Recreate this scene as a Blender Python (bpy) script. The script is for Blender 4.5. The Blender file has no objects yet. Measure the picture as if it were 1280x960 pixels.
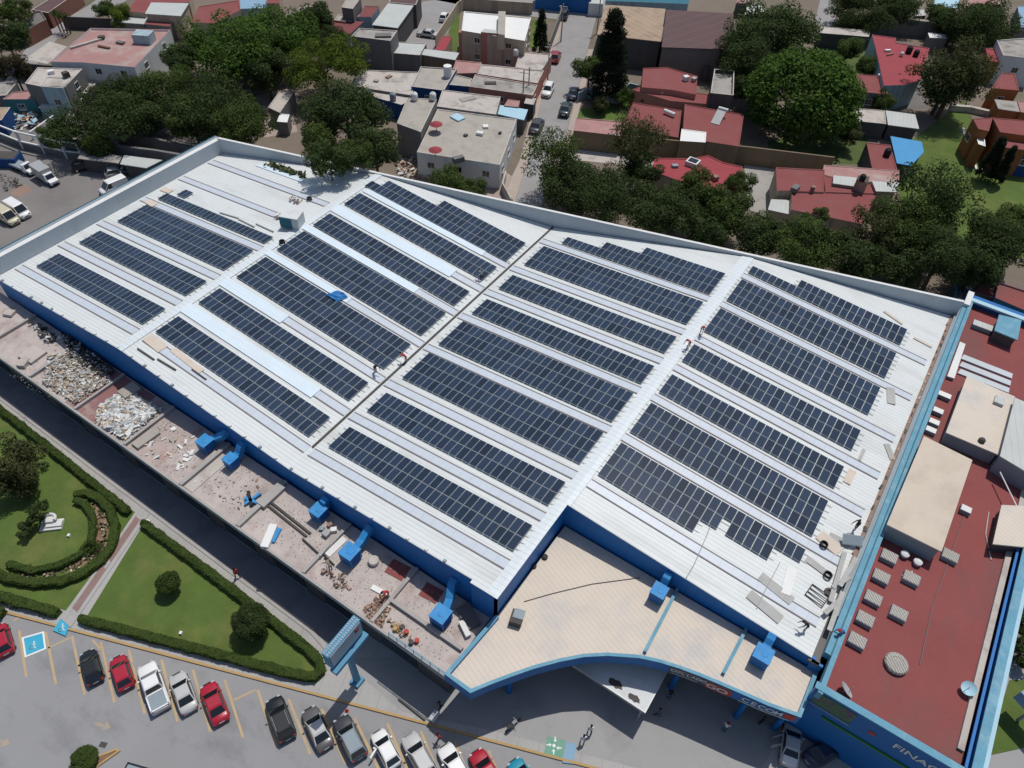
import bpy, bmesh, math, random
import numpy as np
from mathutils import Vector, Matrix, Euler
R = math.radians
random.seed(7)
C = bpy.context.scene.collection
# ------------------------------------------------------------------ camera (solved from the roof grid)
F_PX = 932.3; PITCH, YAW, ROLL = R(47.765), R(-32.290), R(2.359)
CAM = Vector((94.434, -28.121, 71.069))
_fw = Vector((math.sin(YAW)*math.cos(PITCH), math.cos(YAW)*math.cos(PITCH), -math.sin(PITCH)))
_r = Vector((math.cos(YAW), -math.sin(YAW), 0)); _u = _r.cross(_fw)
RT = math.cos(ROLL)*_r + math.sin(ROLL)*_u; UP = -math.sin(ROLL)*_r + math.cos(ROLL)*_u
def G(x, y, z=0.0):
    """survey point: where the photograph's point lies in the world at height z"""
    d = _fw + RT*((x-640)/F_PX) - UP*((y-480)/F_PX)
    return CAM + d*((z-CAM.z)/d.z)
def ppm(p): return F_PX/((Vector(p)-CAM).dot(_fw))
cam = bpy.data.cameras.new('camera'); cam.sensor_width = 36; cam.lens = F_PX/1280*36
cam.clip_end = 3000; cam.clip_start = 1
co = bpy.data.objects.new('camera', cam); C.objects.link(co); co.location = CAM
m3 = Matrix((RT, UP, -_fw)).transposed(); co.rotation_euler = m3.to_euler()
bpy.context.scene.camera = co
# ------------------------------------------------------------------ light
sc = bpy.context.scene
w = bpy.data.worlds.new('World'); sc.world = w; w.use_nodes = True
nt = w.node_tree; bg = nt.nodes['Background']; sky = nt.nodes.new('ShaderNodeTexSky'); sky.sky_type = 'NISHITA'
ELEV, AZ = 67.5, -2.0     # sun stands behind the store: azimuth from +Y
sky.sun_disc = False; sky.sun_elevation = R(ELEV); sky.sun_rotation = R(AZ); sky.air_density = 1.0; sky.dust_density = 1.2
bg.inputs[1].default_value = 0.088; nt.links.new(sky.outputs[0], bg.inputs[0])
sun = bpy.data.lights.new('sun', 'SUN'); sun.energy = 3.2; sun.angle = R(0.53); sun.color = (1, 0.96, 0.9)
so = bpy.data.objects.new('sun', sun); C.objects.link(so); so.location = (60, 30, 120)
sd = Vector((math.sin(R(AZ))*math.cos(R(ELEV)), math.cos(R(AZ))*math.cos(R(ELEV)), math.sin(R(ELEV))))
so.rotation_euler = sd.to_track_quat('Z', 'Y').to_euler()
vs = sc.view_settings; vs.view_transform = 'Standard'; vs.look = 'None'; vs.exposure = 0.0; vs.gamma = 1
# ------------------------------------------------------------------ materials
M = {}
def nodes(m): m.use_nodes = True; return m.node_tree.nodes, m.node_tree.links
def mat(name, col, rough=.8, var=.18, scale=.6, fine=6.0, metal=0.0, spec=.3, stain=None, stain_amt=.5, stain_scale=.25, bump=0.0, lines=None, isl=0.0, obj=0.0, coat=0.0, stretch=None, ss=None):
    """base colour broken up by two noises; optional stains (a second colour with a shape of its own), ribs and random per island/object"""
    if name in M: return M[name]
    m = bpy.data.materials.new(name); N, L = nodes(m); b = N['Principled BSDF']
    b.inputs['Roughness'].default_value = rough; b.inputs['Metallic'].default_value = metal
    b.inputs['Specular IOR Level'].default_value = spec; b.inputs['Coat Weight'].default_value = coat
    geo = N.new('ShaderNodeNewGeometry'); src = geo.outputs['Position']
    if stretch:
        mp = N.new('ShaderNodeVectorMath'); mp.operation = 'MULTIPLY'; mp.inputs[1].default_value = stretch
        L.new(src, mp.inputs[0]); src = mp.outputs[0]
    def noise(s, d=4, src=src):
        n = N.new('ShaderNodeTexNoise'); n.inputs['Scale'].default_value = s; n.inputs['Detail'].default_value = d
        n.inputs['Roughness'].default_value = .65; L.new(src, n.inputs['Vector']); return n.outputs['Fac']
    def mth(op, a, bb):
        k = N.new('ShaderNodeMath'); k.operation = op
        for i, v in enumerate((a, bb)):
            if isinstance(v, (int, float)): k.inputs[i].default_value = v
            else: L.new(v, k.inputs[i])
        return k.outputs[0]
    f = mth('ADD', mth('MULTIPLY', noise(scale), .65), mth('MULTIPLY', noise(fine, 3), .35))
    f = mth('MULTIPLY', mth('SUBTRACT', f, .5), var*4)
    if isl: f = mth('ADD', f, mth('MULTIPLY', mth('SUBTRACT', geo.outputs['Random Per Island'], .5), isl*2))
    if obj:
        oi = N.new('ShaderNodeObjectInfo'); f = mth('ADD', f, mth('MULTIPLY', mth('SUBTRACT', oi.outputs['Random'], .5), obj*2))
    f = mth('MAXIMUM', mth('ADD', f, 1.0), .25)
    rgb = N.new('ShaderNodeRGB'); rgb.outputs[0].default_value = (*col, 1); cur = rgb.outputs[0]
    if stain:
        r = N.new('ShaderNodeMapRange'); r.inputs[1].default_value = .5; r.inputs[2].default_value = .68; s2 = src
        if ss:
            mp = N.new('ShaderNodeVectorMath'); mp.operation = 'MULTIPLY'; mp.inputs[1].default_value = ss; L.new(geo.outputs['Position'], mp.inputs[0]); s2 = mp.outputs[0]
        L.new(noise(stain_scale, 6, s2), r.inputs[0])
        mx = N.new('ShaderNodeMix'); mx.data_type = 'RGBA'; L.new(mth('MULTIPLY', r.outputs[0], stain_amt), mx.inputs[0])
        L.new(cur, mx.inputs[6]); mx.inputs[7].default_value = (*stain, 1); cur = mx.outputs[2]
    if lines:      # ribs / seams: (axis vector, pitch m, width share, multiplier)
        ax, pitch, wd, mul = lines
        dt = N.new('ShaderNodeVectorMath'); dt.operation = 'DOT_PRODUCT'; L.new(geo.outputs['Position'], dt.inputs[0]); dt.inputs[1].default_value = ax
        fr = mth('FRACT', mth('DIVIDE', dt.outputs['Value'], pitch), 0)
        ln = mth('LESS_THAN', fr, wd); f = mth('MULTIPLY', f, mth('SUBTRACT', 1.0, mth('MULTIPLY', ln, 1-mul)))
    vm = N.new('ShaderNodeVectorMath'); vm.operation = 'SCALE'; L.new(cur, vm.inputs[0]); L.new(f, vm.inputs['Scale'])
    L.new(vm.outputs[0], b.inputs['Base Color'])
    if bump:
        bp = N.new('ShaderNodeBump'); bp.inputs['Strength'].default_value = bump; bp.inputs['Distance'].default_value = .15
        L.new(noise(fine, 5), bp.inputs['Height']); L.new(bp.outputs[0], b.inputs['Normal'])
    M[name] = m; return m
mat('roof_white', (.625, .652, .645), .5, .06, .15, 1.5, stain=(.47, .475, .46), stain_amt=.55, stain_scale=.5, ss=(.14, 1, 1), lines=((0, 1, 0), .46, .16, .80))
mat('sheet_white', (.62, .72, .785), .4, .05, .5, 3, stain=(.60, .64, .66), stain_amt=.6, stain_scale=.6, ss=(.2, 1, 1), lines=((0, 1, 0), .62, .08, .92))
mat('skylight', (.52, .565, .62), .35, .07, .8, 4, lines=((1, 0, 0), 1.22, .05, .86))
mat('skylight_edge', (.20, .18, .18), .7, .15)
mat('ridge_white', (.62, .67, .69), .45, .08, .6, 4, lines=((0, 1, 0), .62, .2, .88))
mat('gutter_dark', (.075, .068, .062), .8, .3, .8, 4)
mat('panel_glass', (.022, .037, .066), .13, .10, .08, 1.2, spec=.4, obj=.30)
mat('panel_frame', (.40, .44, .44), .45, .05)
mat('rail', (.42, .45, .45), .4, .1, metal=.3)
mat('parapet_white', (.49, .53, .555), .7, .07, .3, 3, stain=(.40, .42, .43), stain_amt=.4, stain_scale=.4, stretch=(1, 1, .3))
mat('cap_white', (.66, .66, .64), .7, .10, .5, 4)
mat('cap_gray', (.24, .29, .32), .6, .12, .4, 4)
mat('blue_wall', (.013, .145, .42), .55, .10, .4, 5, lines=((1, 1, 0), .9, .06, .8))
mat('blue_fascia', (.011, .125, .36), .5, .08, .4, 5)
mat('blue_bright', (.03, .23, .52), .6, .16, .8, 6, stain=(.09, .28, .48), stain_amt=.7, stain_scale=1.2)
mat('blue_light', (.115, .29, .39), .7, .16, .5, 4, stain=(.24, .38, .45), stain_amt=.6, stain_scale=.8)
mat('blue_pale', (.36, .55, .64), .6, .10, .5, 4)
mat('teal_dark', (.02, .13, .18), .6, .2)
mat('annex_floor', (.45, .395, .365), .92, .22, .5, 7, stain=(.31, .235, .215), stain_amt=.8, stain_scale=.45, bump=.2)
mat('annex_red', (.25, .125, .12), .92, .2, .35, 4, stain=(.40, .34, .31), stain_amt=.7, stain_scale=.3)
mat('annex_red2', (.40, .33, .30), .92, .18, .5, 4, stain=(.33, .15, .13), stain_amt=.7, stain_scale=.35)
mat('concrete', (.36, .34, .32), .9, .12, .3, 5, stain=(.25, .24, .23), stain_amt=.5, stain_scale=.4)
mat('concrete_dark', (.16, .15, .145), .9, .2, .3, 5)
mat('beige_roof', (.60, .525, .44), .7, .07, .3, 4, stain=(.44, .435, .43), stain_amt=.7, stain_scale=.2, lines=((.35, .94, 0), .45, .16, .88))
mat('beige_plain', (.55, .475, .385), .75, .07, .3, 4, stain=(.43, .36, .29), stain_amt=.6, stain_scale=.25)
mat('red_floor', (.235, .066, .062), .88, .14, .2, 3, stain=(.165, .078, .072), stain_amt=.85, stain_scale=.16, ss=(1, .5, 1))
mat('red_roof', (.225, .064, .062), .85, .12, .3, 4, stain=(.19, .08, .08), stain_amt=.6, stain_scale=.3)
mat('red_bright', (.29, .048, .058), .8, .12, .3, 4)
mat('red_faded', (.36, .20, .185), .9, .18, .4, 4, stain=(.38, .33, .30), stain_amt=.95, stain_scale=.22)
mat('red_dark', (.19, .06, .06), .85, .15, .3, 4, lines=((1, .2, 0), .8, .1, .8))
mat('roof_gray', (.33, .31, .285), .92, .14, .3, 4, stain=(.20, .185, .17), stain_amt=.95, stain_scale=.45)
mat('roof_buff', (.37, .34, .295), .92, .10, .3, 4, stain=(.27, .25, .22), stain_amt=.8, stain_scale=.45)
mat('roof_pale', (.46, .42, .38), .92, .14, .3, 4, stain=(.28, .25, .23), stain_amt=.95, stain_scale=.45)
mat('roof_sheet', (.46, .48, .46), .6, .10, .4, 4, lines=((1, .25, 0), .7, .1, .85))
mat('roof_tan', (.36, .27, .19), .85, .14, .35, 4, stain=(.23, .14, .10), stain_amt=.6, stain_scale=.3, lines=((.35, .94, 0), 1.6, .1, .75))
mat('roof_brown', (.105, .062, .062), .8, .10, .3, 4, lines=((.94, -.35, 0), 2.6, .05, 1.5))
mat('roof_blue', (.06, .27, .52), .6, .08, .4, 4)
mat('wall_gray', (.17, .165, .16), .95, .15, .3, 4, lines=((0, 0, 1), .45, .08, .8), stain=(.12, .11, .10), stain_amt=.55, stain_scale=.9, ss=(1, 1, .12))
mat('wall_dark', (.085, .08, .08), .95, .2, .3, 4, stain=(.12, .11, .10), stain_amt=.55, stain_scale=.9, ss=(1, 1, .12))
mat('wall_white', (.60, .62, .62), .9, .10, .4, 4, stain=(.44, .44, .42), stain_amt=.5, stain_scale=.5, ss=(1, 1, .15))
mat('wall_beige', (.44, .36, .27), .9, .10, .4, 4, stain=(.12, .11, .10), stain_amt=.55, stain_scale=.9, ss=(1, 1, .12))
mat('wall_brown', (.21, .155, .10), .9, .12, .3, 4, stain=(.12, .11, .10), stain_amt=.55, stain_scale=.9, ss=(1, 1, .12))
mat('wall_salmon', (.42, .19, .14), .9, .10, .4, 4)
mat('wall_orange', (.30, .115, .042), .9, .12, .4, 4)
mat('wall_red', (.50, .07, .035), .9, .1, .4, 4)
mat('wall_blue', (.015, .06, .19), .85, .15, .4, 4)
mat('wall_paleblue', (.33, .43, .47), .9, .12, .4, 4, stain=(.12, .11, .10), stain_amt=.55, stain_scale=.9, ss=(1, 1, .12))
mat('wall_teal', (.05, .17, .18), .9, .15)
mat('brick', (.22, .10, .075), .9, .2, .4, 5)
mat('glass_dark', (.012, .015, .018), .06, .1, spec=.8)
mat('frame_white', (.6, .6, .58), .6, .08)
mat('asphalt', (.18, .185, .20), .92, .16, .3, 8, stain=(.13, .135, .145), stain_amt=.8, stain_scale=.25)
mat('lot', (.268, .267, .272), .9, .10, .10, 7, stain=(.185, .185, .19), stain_amt=.75, stain_scale=.26, bump=.05, ss=(.7, 1.3, 1))
mat('plaza', (.31, .305, .30), .9, .10, .15, 7, stain=(.23, .225, .22), stain_amt=.7, stain_scale=.2)
mat('pavement', (.37, .36, .345), .9, .08, .2, 5, stain=(.27, .265, .26), stain_amt=.5, stain_scale=.35, lines=((.936, .351, 0), 1.9, .025, .72))
mat('street', (.285, .275, .27), .92, .10, .2, 5, stain=(.22, .21, .205), stain_amt=.5, stain_scale=.3)
mat('street_walk', (.38, .32, .275), .92, .12, .2, 5)
mat('yard', (.205, .19, .182), .95, .12, .15, 5, stain=(.15, .14, .135), stain_amt=.6, stain_scale=.1)
mat('dirt', (.185, .15, .12), .95, .25, .1, 3, stain=(.075, .085, .04), stain_amt=.85, stain_scale=.05, bump=.3)
mat('dirt_pink', (.35, .28, .24), .95, .18, .3, 4, stain=(.22, .18, .15), stain_amt=.5)
mat('soil', (.19, .115, .075), .95, .3, .8, 5, stain=(.30, .22, .15), stain_amt=.6, stain_scale=1.2)
mat('lawn', (.082, .128, .027), .95, .26, .3, 9, stain=(.145, .155, .045), stain_amt=.8, stain_scale=.17, bump=.3)
mat('lawn_dark', (.070, .105, .030), .95, .28, .2, 6, stain=(.10, .11, .04), stain_amt=.6, stain_scale=.2, bump=.3)
mat('brick_path', (.25, .165, .15), .9, .15, .4, 12)
mat('kerb_yellow', (.42, .28, .12), .85, .15, .5, 5, stain=(.36, .25, .14), stain_amt=.6, stain_scale=.9)
mat('line_yellow', (.47, .34, .19), .9, .12, .5, 6, stain=(.32, .29, .25), stain_amt=.85, stain_scale=.9)
mat('worn_yellow', (.36, .295, .22), .9, .12, .5, 6, stain=(.27, .268, .268), stain_amt=1.0, stain_scale=.9)
mat('sign_blue', (.085, .25, .38), .6, .1, .5, 4)
mat('paint_cyan', (.05, .36, .52), .8, .10, .5, 5)
mat('paint_green', (.15, .33, .24), .85, .12, .5, 5, stain=(.26, .33, .29), stain_amt=.5, stain_scale=1.2)
mat('paint_bluegray', (.22, .35, .47), .85, .1, .5, 5)
mat('paint_white', (.72, .72, .70), .7, .06)
mat('white_plain', (.70, .70, .68), .6, .06)
mat('black_plain', (.018, .018, .02), .6, .2)
mat('gray_metal', (.32, .33, .33), .5, .12)
mat('grille_gray', (.40, .38, .34), .7, .15, .8, 6, lines=((.7, .7, 0), .22, .35, .45))
mat('rust', (.27, .18, .14), .85, .25, .6, 4)
mat('wood', (.44, .34, .26), .85, .15, .8, 5)
mat('wood_gray', (.40, .395, .375), .85, .2, .8, 5)
mat('cardboard', (.58, .50, .42), .85, .12, .8, 5)
mat('tyre', (.02, .02, .021), .85, .1)
mat('chrome', (.55, .55, .55), .25, .05, metal=.8)
mat('lamp_glass', (.42, .43, .45), .2, .05)
mat('lamp_red', (.30, .015, .015), .3, .1)
mat('tarp_blue', (.02, .16, .42), .6, .15, .8, 5)
mat('bark', (.12, .085, .06), .95, .25, 1, 6)
mat('hose_green', (.03, .055, .035), .8, .3)
mat('letter_white', (.62, .62, .58), .6, .05)
mat('letter_red', (.42, .05, .035), .6, .05)
mat('sign_face', (.30, .36, .41), .35, .06, .4, 3)
mat('mural_green', (.08, .15, .075), .7, .5, 1.6, 5, stain=(.16, .03, .13), stain_amt=.95, stain_scale=.9)
mat('stripe_green', (.06, .22, .04), .6, .1)
mat('brick_red', (.31, .19, .15), .9, .2, .4, 5, isl=.3)
mat('debris', (.48, .49, .48), .7, .15, .5, 4, isl=.45)
mat('debris_tan', (.40, .31, .22), .85, .2, .5, 4, isl=.5)
mat('debris_dark', (.06, .055, .05), .9, .3, .5, 4, isl=.6)
mat('plant_mix', (.07, .085, .03), .95, .3, 1, 6, isl=.4)
mat('stone', (.60, .60, .57), .8, .1, .8, 5)
for nm, c, iv in (('leaf_mid', (.076, .113, .030), .46), ('leaf_dark', (.056, .084, .028), .46), ('leaf_light', (.115, .160, .024), .38), ('leaf_bright', (.070, .128, .024), .38),
                  ('leaf_olive', (.088, .098, .038), .40), ('leaf_conifer', (.022, .034, .017), .3), ('leaf_hedge', (.062, .096, .024), .34), ('leaf_brown', (.066, .058, .032), .4)):
    mat(nm, c, .85, .22, .35, 2.5, spec=.12, isl=iv, obj=.12)
for nm in [k for k in M if k.startswith('leaf_')]:
    N, L = nodes(M[nm]); b = N['Principled BSDF']; o = N['Material Output']; tr = N.new('ShaderNodeBsdfTranslucent'); mx = N.new('ShaderNodeMixShader'); mx.inputs[0].default_value = .38
    L.new(b.inputs['Base Color'].links[0].from_socket, tr.inputs[0]); L.new(b.outputs[0], mx.inputs[1]); L.new(tr.outputs[0], mx.inputs[2]); L.new(mx.outputs[0], o.inputs[0])
for nm, c in (('paint_red', (.36, .012, .030)), ('paint_red_dark', (.24, .012, .022)), ('paint_silver', (.46, .46, .45)), ('paint_carwhite', (.74, .74, .73)), ('paint_black', (.010, .012, .014)),
              ('paint_gray', (.10, .095, .095)), ('paint_charcoal', (.045, .045, .052)), ('paint_green_dark', (.020, .042, .048)), ('paint_teal', (.02, .25, .36)), ('paint_cream', (.55, .50, .36)), ('paint_boxgray', (.36, .37, .37)), ('paint_navy', (.02, .03, .06))):
    mat(nm, c, .38, .03, spec=.45, coat=.5)
for nm, c in (('skin', (.28, .15, .10)), ('cloth_white', (.62, .62, .62)), ('cloth_black', (.02, .02, .024)), ('cloth_blue', (.05, .09, .20)), ('cloth_red', (.36, .03, .03)), ('cloth_pink', (.50, .17, .15)),
              ('cloth_gray', (.18, .18, .18)), ('cloth_khaki', (.25, .21, .15)), ('hair', (.012, .01, .009))):
    mat(nm, c, .9, .12, 3, 12)
# ------------------------------------------------------------------ mesh building
ROOT = {}
class MB:
    def __init__(s): s.v = []; s.f = []; s.mi = []; s.mats = []
    def m(s, name):
        if name not in s.mats: s.mats.append(name)
        return s.mats.index(name)
    def add(s, vs, fs, mname):
        o = len(s.v); s.v += [tuple(v) for v in vs]; k = s.m(mname)
        for f in fs: s.f.append([i+o for i in f]); s.mi.append(k)
        return s
    def box(s, c, size, mname, rz=0.0, rot=None):
        x, y, z = (q/2 for q in size); mt = Matrix.Rotation(rz, 3, 'Z') if rot is None else rot
        vs = [mt @ Vector((a*x, b*y, d*z)) + Vector(c) for a, b, d in ((-1,-1,-1),(1,-1,-1),(1,1,-1),(-1,1,-1),(-1,-1,1),(1,-1,1),(1,1,1),(-1,1,1))]
        return s.add(vs, [(0,3,2,1),(4,5,6,7),(0,1,5,4),(1,2,6,5),(2,3,7,6),(3,0,4,7)], mname)
    def prism(s, poly, z0, z1, mname, top=None, bottom=True):
        poly = ccw(poly); n = len(poly); z0s = z0 if isinstance(z0, (list, tuple)) else [z0]*n; z1s = z1 if isinstance(z1, (list, tuple)) else [z1]*n
        vs = [(p[0], p[1], z) for p, z in zip(poly, z0s)] + [(p[0], p[1], z) for p, z in zip(poly, z1s)]
        s.add(vs, [(i, (i+1) % n, n+(i+1) % n, n+i) for i in range(n)], mname)
        s.add([vs[n+i] for i in range(n)], [list(range(n))], top or mname)
        if bottom: s.add([vs[i] for i in range(n)], [list(range(n))[::-1]], mname)
        return s
    def ring(s, poly, inner, z0, z1, zi, mname, cap=None):
        """wall all round a plan: outer side, top rim, inner side down to zi"""
        poly = ccw(poly); n = len(poly)
        a = [(p[0], p[1], z0) for p in poly]; b = [(p[0], p[1], z1) for p in poly]; c = [(p[0], p[1], z1) for p in inner]; d = [(p[0], p[1], zi) for p in inner]
        vs = a+b+c+d; q = lambda i, j: [(i*n+k, i*n+(k+1) % n, j*n+(k+1) % n, j*n+k) for k in range(n)]
        s.add(vs, q(0, 1) + q(2, 3), mname); s.add(vs, q(1, 2), cap or mname); return s
    def tube(s, pts, r, mname, n=8, cap=True):
        pts = [Vector(p) for p in pts]; rs = r if isinstance(r, (list, tuple)) else [r]*len(pts); vs = []; k = len(pts)
        for i, p in enumerate(pts):
            t = (pts[min(i+1, k-1)] - pts[max(i-1, 0)]).normalized(); a = t.orthogonal().normalized()
            if i and abs(a.dot(t)) < 1:
                a = (pa - t*pa.dot(t)).normalized()
            pa = a; b = t.cross(a)
            vs += [p + (a*math.cos(2*math.pi*j/n) + b*math.sin(2*math.pi*j/n))*rs[i] for j in range(n)]
        fs = [(i*n+j, i*n+(j+1) % n, (i+1)*n+(j+1) % n, (i+1)*n+j) for i in range(k-1) for j in range(n)]
        if cap: fs += [list(range(n))[::-1], [(k-1)*n+j for j in range(n)]]
        return s.add(vs, fs, mname)
    def lathe(s, c, prof, mname, n=16):
        c = Vector(c); vs = []
        for r, z in prof: vs += [c + Vector((r*math.cos(2*math.pi*j/n), r*math.sin(2*math.pi*j/n), z)) for j in range(n)]
        k = len(prof); fs = [(i*n+j, i*n+(j+1) % n, (i+1)*n+(j+1) % n, (i+1)*n+j) for i in range(k-1) for j in range(n)]
        fs += [list(range(n))[::-1], [(k-1)*n+j for j in range(n)]]
        return s.add(vs, fs, mname)
    def mesh(s, name, off=(0, 0, 0), smooth=False):
        me = bpy.data.meshes.new(name); o = Vector(off)
        me.from_pydata([tuple(Vector(v)-o) for v in s.v], [], s.f)
        for k in s.mats: me.materials.append(M[k])
        me.polygons.foreach_set('material_index', s.mi)
        if smooth: me.polygons.foreach_set('use_smooth', [True]*len(me.polygons))
        me.update(); return me
    def build(s, name, parent=None, smooth=False, local=False):
        off = (0, 0, 0) if (local or parent is None) else ROOT[parent]
        o = bpy.data.objects.new(name, s.mesh(name, off, smooth)); C.objects.link(o)
        if parent is not None: o.parent = parent; ROOT[o] = ROOT[parent]
        else: ROOT[o] = Vector((0, 0, 0))
        return o
    def obj(s, name, label, cat, group=None, smooth=False, base=None):
        """one top-level mesh thing with its origin at its base"""
        if base is None:
            a = np.array([tuple(v) for v in s.v]); base = ((a[:,0].min()+a[:,0].max())/2, (a[:,1].min()+a[:,1].max())/2, a[:,2].min())
        o = bpy.data.objects.new(name, s.mesh(name, base, smooth)); C.objects.link(o); o.location = base
        ROOT[o] = Vector(base); tag(o, label, cat, group); return o
def ccw(poly):
    poly = [tuple(p) for p in poly]
    a = sum(poly[i][0]*poly[(i+1) % len(poly)][1] - poly[(i+1) % len(poly)][0]*poly[i][1] for i in range(len(poly)))
    return poly if a > 0 else poly[::-1]
def inset(poly, d):
    poly = ccw(poly); n = len(poly); out = []
    for i in range(n):
        p0, p1, p2 = (Vector(poly[j % n][:2]) for j in (i-1, i, i+1)); a = (p1-p0).normalized(); b = (p2-p1).normalized()
        na, nb = Vector((-a.y, a.x)), Vector((-b.y, b.x)); q = na+nb; k = max(.3, 1+na.dot(nb)); out.append(p1 + q*(d/k))
    return [(p.x, p.y) for p in out]
def tag(o, label=None, cat=None, group=None, kind=None):
    if label: o['label'] = label
    if cat: o['category'] = cat
    if group: o['group'] = group
    if kind: o['kind'] = kind
    return o
def thing(name, label, cat, loc, group=None, rz=0.0):
    o = bpy.data.objects.new(name, None); C.objects.link(o); o.location = loc; o.rotation_euler = (0, 0, rz); o.empty_display_size = .3
    ROOT[o] = Vector(loc); return tag(o, label, cat, group)
def struct(name, poly, z, mname, z0=None, kind='structure'):
    b = MB(); poly = ccw(poly)
    if z0 is None: b.add([(p[0], p[1], z) for p in poly], [list(range(len(poly)))], mname)
    else: b.prism(poly, z0, z, mname)
    o = b.build(name); o['kind'] = kind; return o
def P2(pts, z=0.0): return [tuple(G(x, y, z))[:2] for x, y in pts]
def link_mesh(name, me, parent=None, loc=(0, 0, 0), rz=0.0):
    o = bpy.data.objects.new(name, me); C.objects.link(o); o.location = loc; o.rotation_euler = (0, 0, rz)
    if parent is not None: o.parent = parent; ROOT[o] = ROOT[parent]
    return o
def text_part(body, size, mname, parent, origin, xdir, updir, ext=.03, name='lettering', xs=1.0):
    cu = bpy.data.curves.new(name, 'FONT'); cu.body = body; cu.size = size; cu.extrude = ext; cu.align_x = 'CENTER'; cu.align_y = 'CENTER'; cu.offset = size*.012
    t = bpy.data.objects.new(name, cu); C.objects.link(t); bpy.context.view_layer.update()
    me = bpy.data.meshes.new_from_object(t.evaluated_get(bpy.context.evaluated_depsgraph_get())); bpy.data.objects.remove(t)
    x = Vector(xdir).normalized(); u = Vector(updir); u = (u - x*u.dot(x)).normalized(); z = x.cross(u)
    mt = Matrix((x*xs, u, z)).transposed().to_4x4(); mt.translation = Vector(origin) - (ROOT[parent] if parent else Vector())
    me.transform(mt); me.materials.clear(); me.materials.append(M[mname]); me.name = name
    o = link_mesh(name, me, parent); return o
# ------------------------------------------------------------------ ground
GND = struct('ground', [(-700, -300), (700, -300), (700, 900), (-700, 900)], 0.0, 'dirt')
KA, KB = Vector((37.2, -27.63)), Vector((91.59, -7.23)); KD = (KB-KA).normalized(); KN = Vector((-KD.y, KD.x))   # kerb line
def kp(t, d=0.0): q = KA + KD*t + KN*d; return (q.x, q.y)
struct('parking_lot', [kp(-90), kp(150), kp(150, -90), kp(-90, -90)], .004, 'lot')
# raised pavement between kerb and buildings
struct('plaza', [kp(-90, .15), kp(86, .15), (117, 6.5), (104, 8.3), (75, 4), (62, -3), (-60, -3), (-60, -40)], .12, 'pavement', 0.0)
struct('service_lane', [(-60, -11.9), (30, -12.0), (50, -12.15), (62.5, -12.0), (66.5, -12.6), (66.5, -4), (-60, -4)], .13, 'asphalt')
struct('forecourt', [(66.5, -12.6), (74.5, -13.05), kp(50, 1.0), kp(70, 1.0), (103.8, 2), (103.8, 8.2), (78, 8.2), (78, -4)], .128, 'plaza')
b = MB()
b.prism([kp(-90, 0), kp(62.0, 0), kp(62.0, .22), kp(-90, .22)], .004, .15, 'kerb_yellow'); k = b.build('kerb'); k['kind'] = 'structure'
# lawns
HA = [(-30, -12.6), (11, -12.55), (37.3, -13.0)]
struct('lawn', [(-40, -12.9), (37.0, -13.3), (41.3, -24.3), (34.4, -26.6), (20, -32), (-40, -55)], .16, 'lawn', .1)
struct('lawn', [(38.9, -13.4), (53, -13.2), (64.9, -13.4), (66.3, -14.2), (65.6, -15.4), (43.2, -23.6)], .16, 'lawn', .1)
b = MB(); b.prism([(37.15, -12.6), (38.5, -12.6), (42.95, -25.2), (41.3, -25.2)], .125, .20, 'pavement'); b.prism([(37.55, -13.6), (38.35, -13.6), (42.1, -23.9), (41.3, -23.9)], .17, .206, 'brick_path')
b.prism([(39.25, -18.4), (40.1, -18.6), (40.35, -19.4), (39.5, -19.2)], .2, .21, 'pavement'); b.build('footpath')['kind'] = 'structure'
struct('kerb_edge', [(-60, -11.75), (30, -11.95), (50, -12.0), (62.3, -11.9), (65, -12.9), (62.3, -12.4), (50, -12.45), (30, -12.45), (-60, -12.3)], .2, 'concrete', .1)
# painted markings
b = MB()
def bay_line(px0, px1, wd=.11):
    a, c = G(*px0, 0).xy, G(*px1, 0).xy; d = (c-a).normalized(); n = Vector((-d.y, d.x))*wd
    b.add([(*(a+n), .009), (*(a-n), .009), (*(c-n), .009), (*(c+n), .009)], [(0, 1, 2, 3)], 'line_yellow')
for q in [((24, 788), (33, 846)), ((57, 790), (70, 855)), ((90, 795), (106, 868)), ((126, 803), (143, 878)), ((161, 812), (181, 892)), ((202, 825), (222, 902)), ((241, 837), (263, 915)),
          ((281, 850), (304, 922)), ((322, 862), (346, 934)), ((361, 874), (388, 943)), ((402, 886), (432, 955)), ((443, 897), (475, 965)), ((484, 904), (512, 968)), ((526, 914), (552, 975)), ((568, 926), (590, 980)), ((611, 938), (630, 985))]:
    bay_line(*q)
for q in [((60, 810), (88, 797)), ((292, 875), (320, 862)), ((16, 776), (24, 772)), ((116, 800), (126, 812))]: bay_line(*q, wd=.08)
def arrow(px, py, dx, dy, L=2.0, w=.32, mn='line_yellow', z=.01):
    c = G(px, py, 0).xy; d = Vector((dx, dy)).normalized(); n = Vector((-d.y, d.x))
    pts = [c-d*L/2+n*w*.5, c-d*L/2-n*w*.5, c+d*L*.1-n*w*.5, c+d*L*.1-n*w*1.5, c+d*L/2, c+d*L*.1+n*w*1.5, c+d*L*.1+n*w*.5]
    b.add([(*p, z) for p in pts], [list(range(7))[::-1]], mn)
arrow(128, 907, KD.x, KD.y, 1.7, .3, 'worn_yellow'); arrow(2, 927, KD.x, KD.y, 1.7, .3, 'worn_yellow')
b.build('parking_lines')['kind'] = 'structure'
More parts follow.
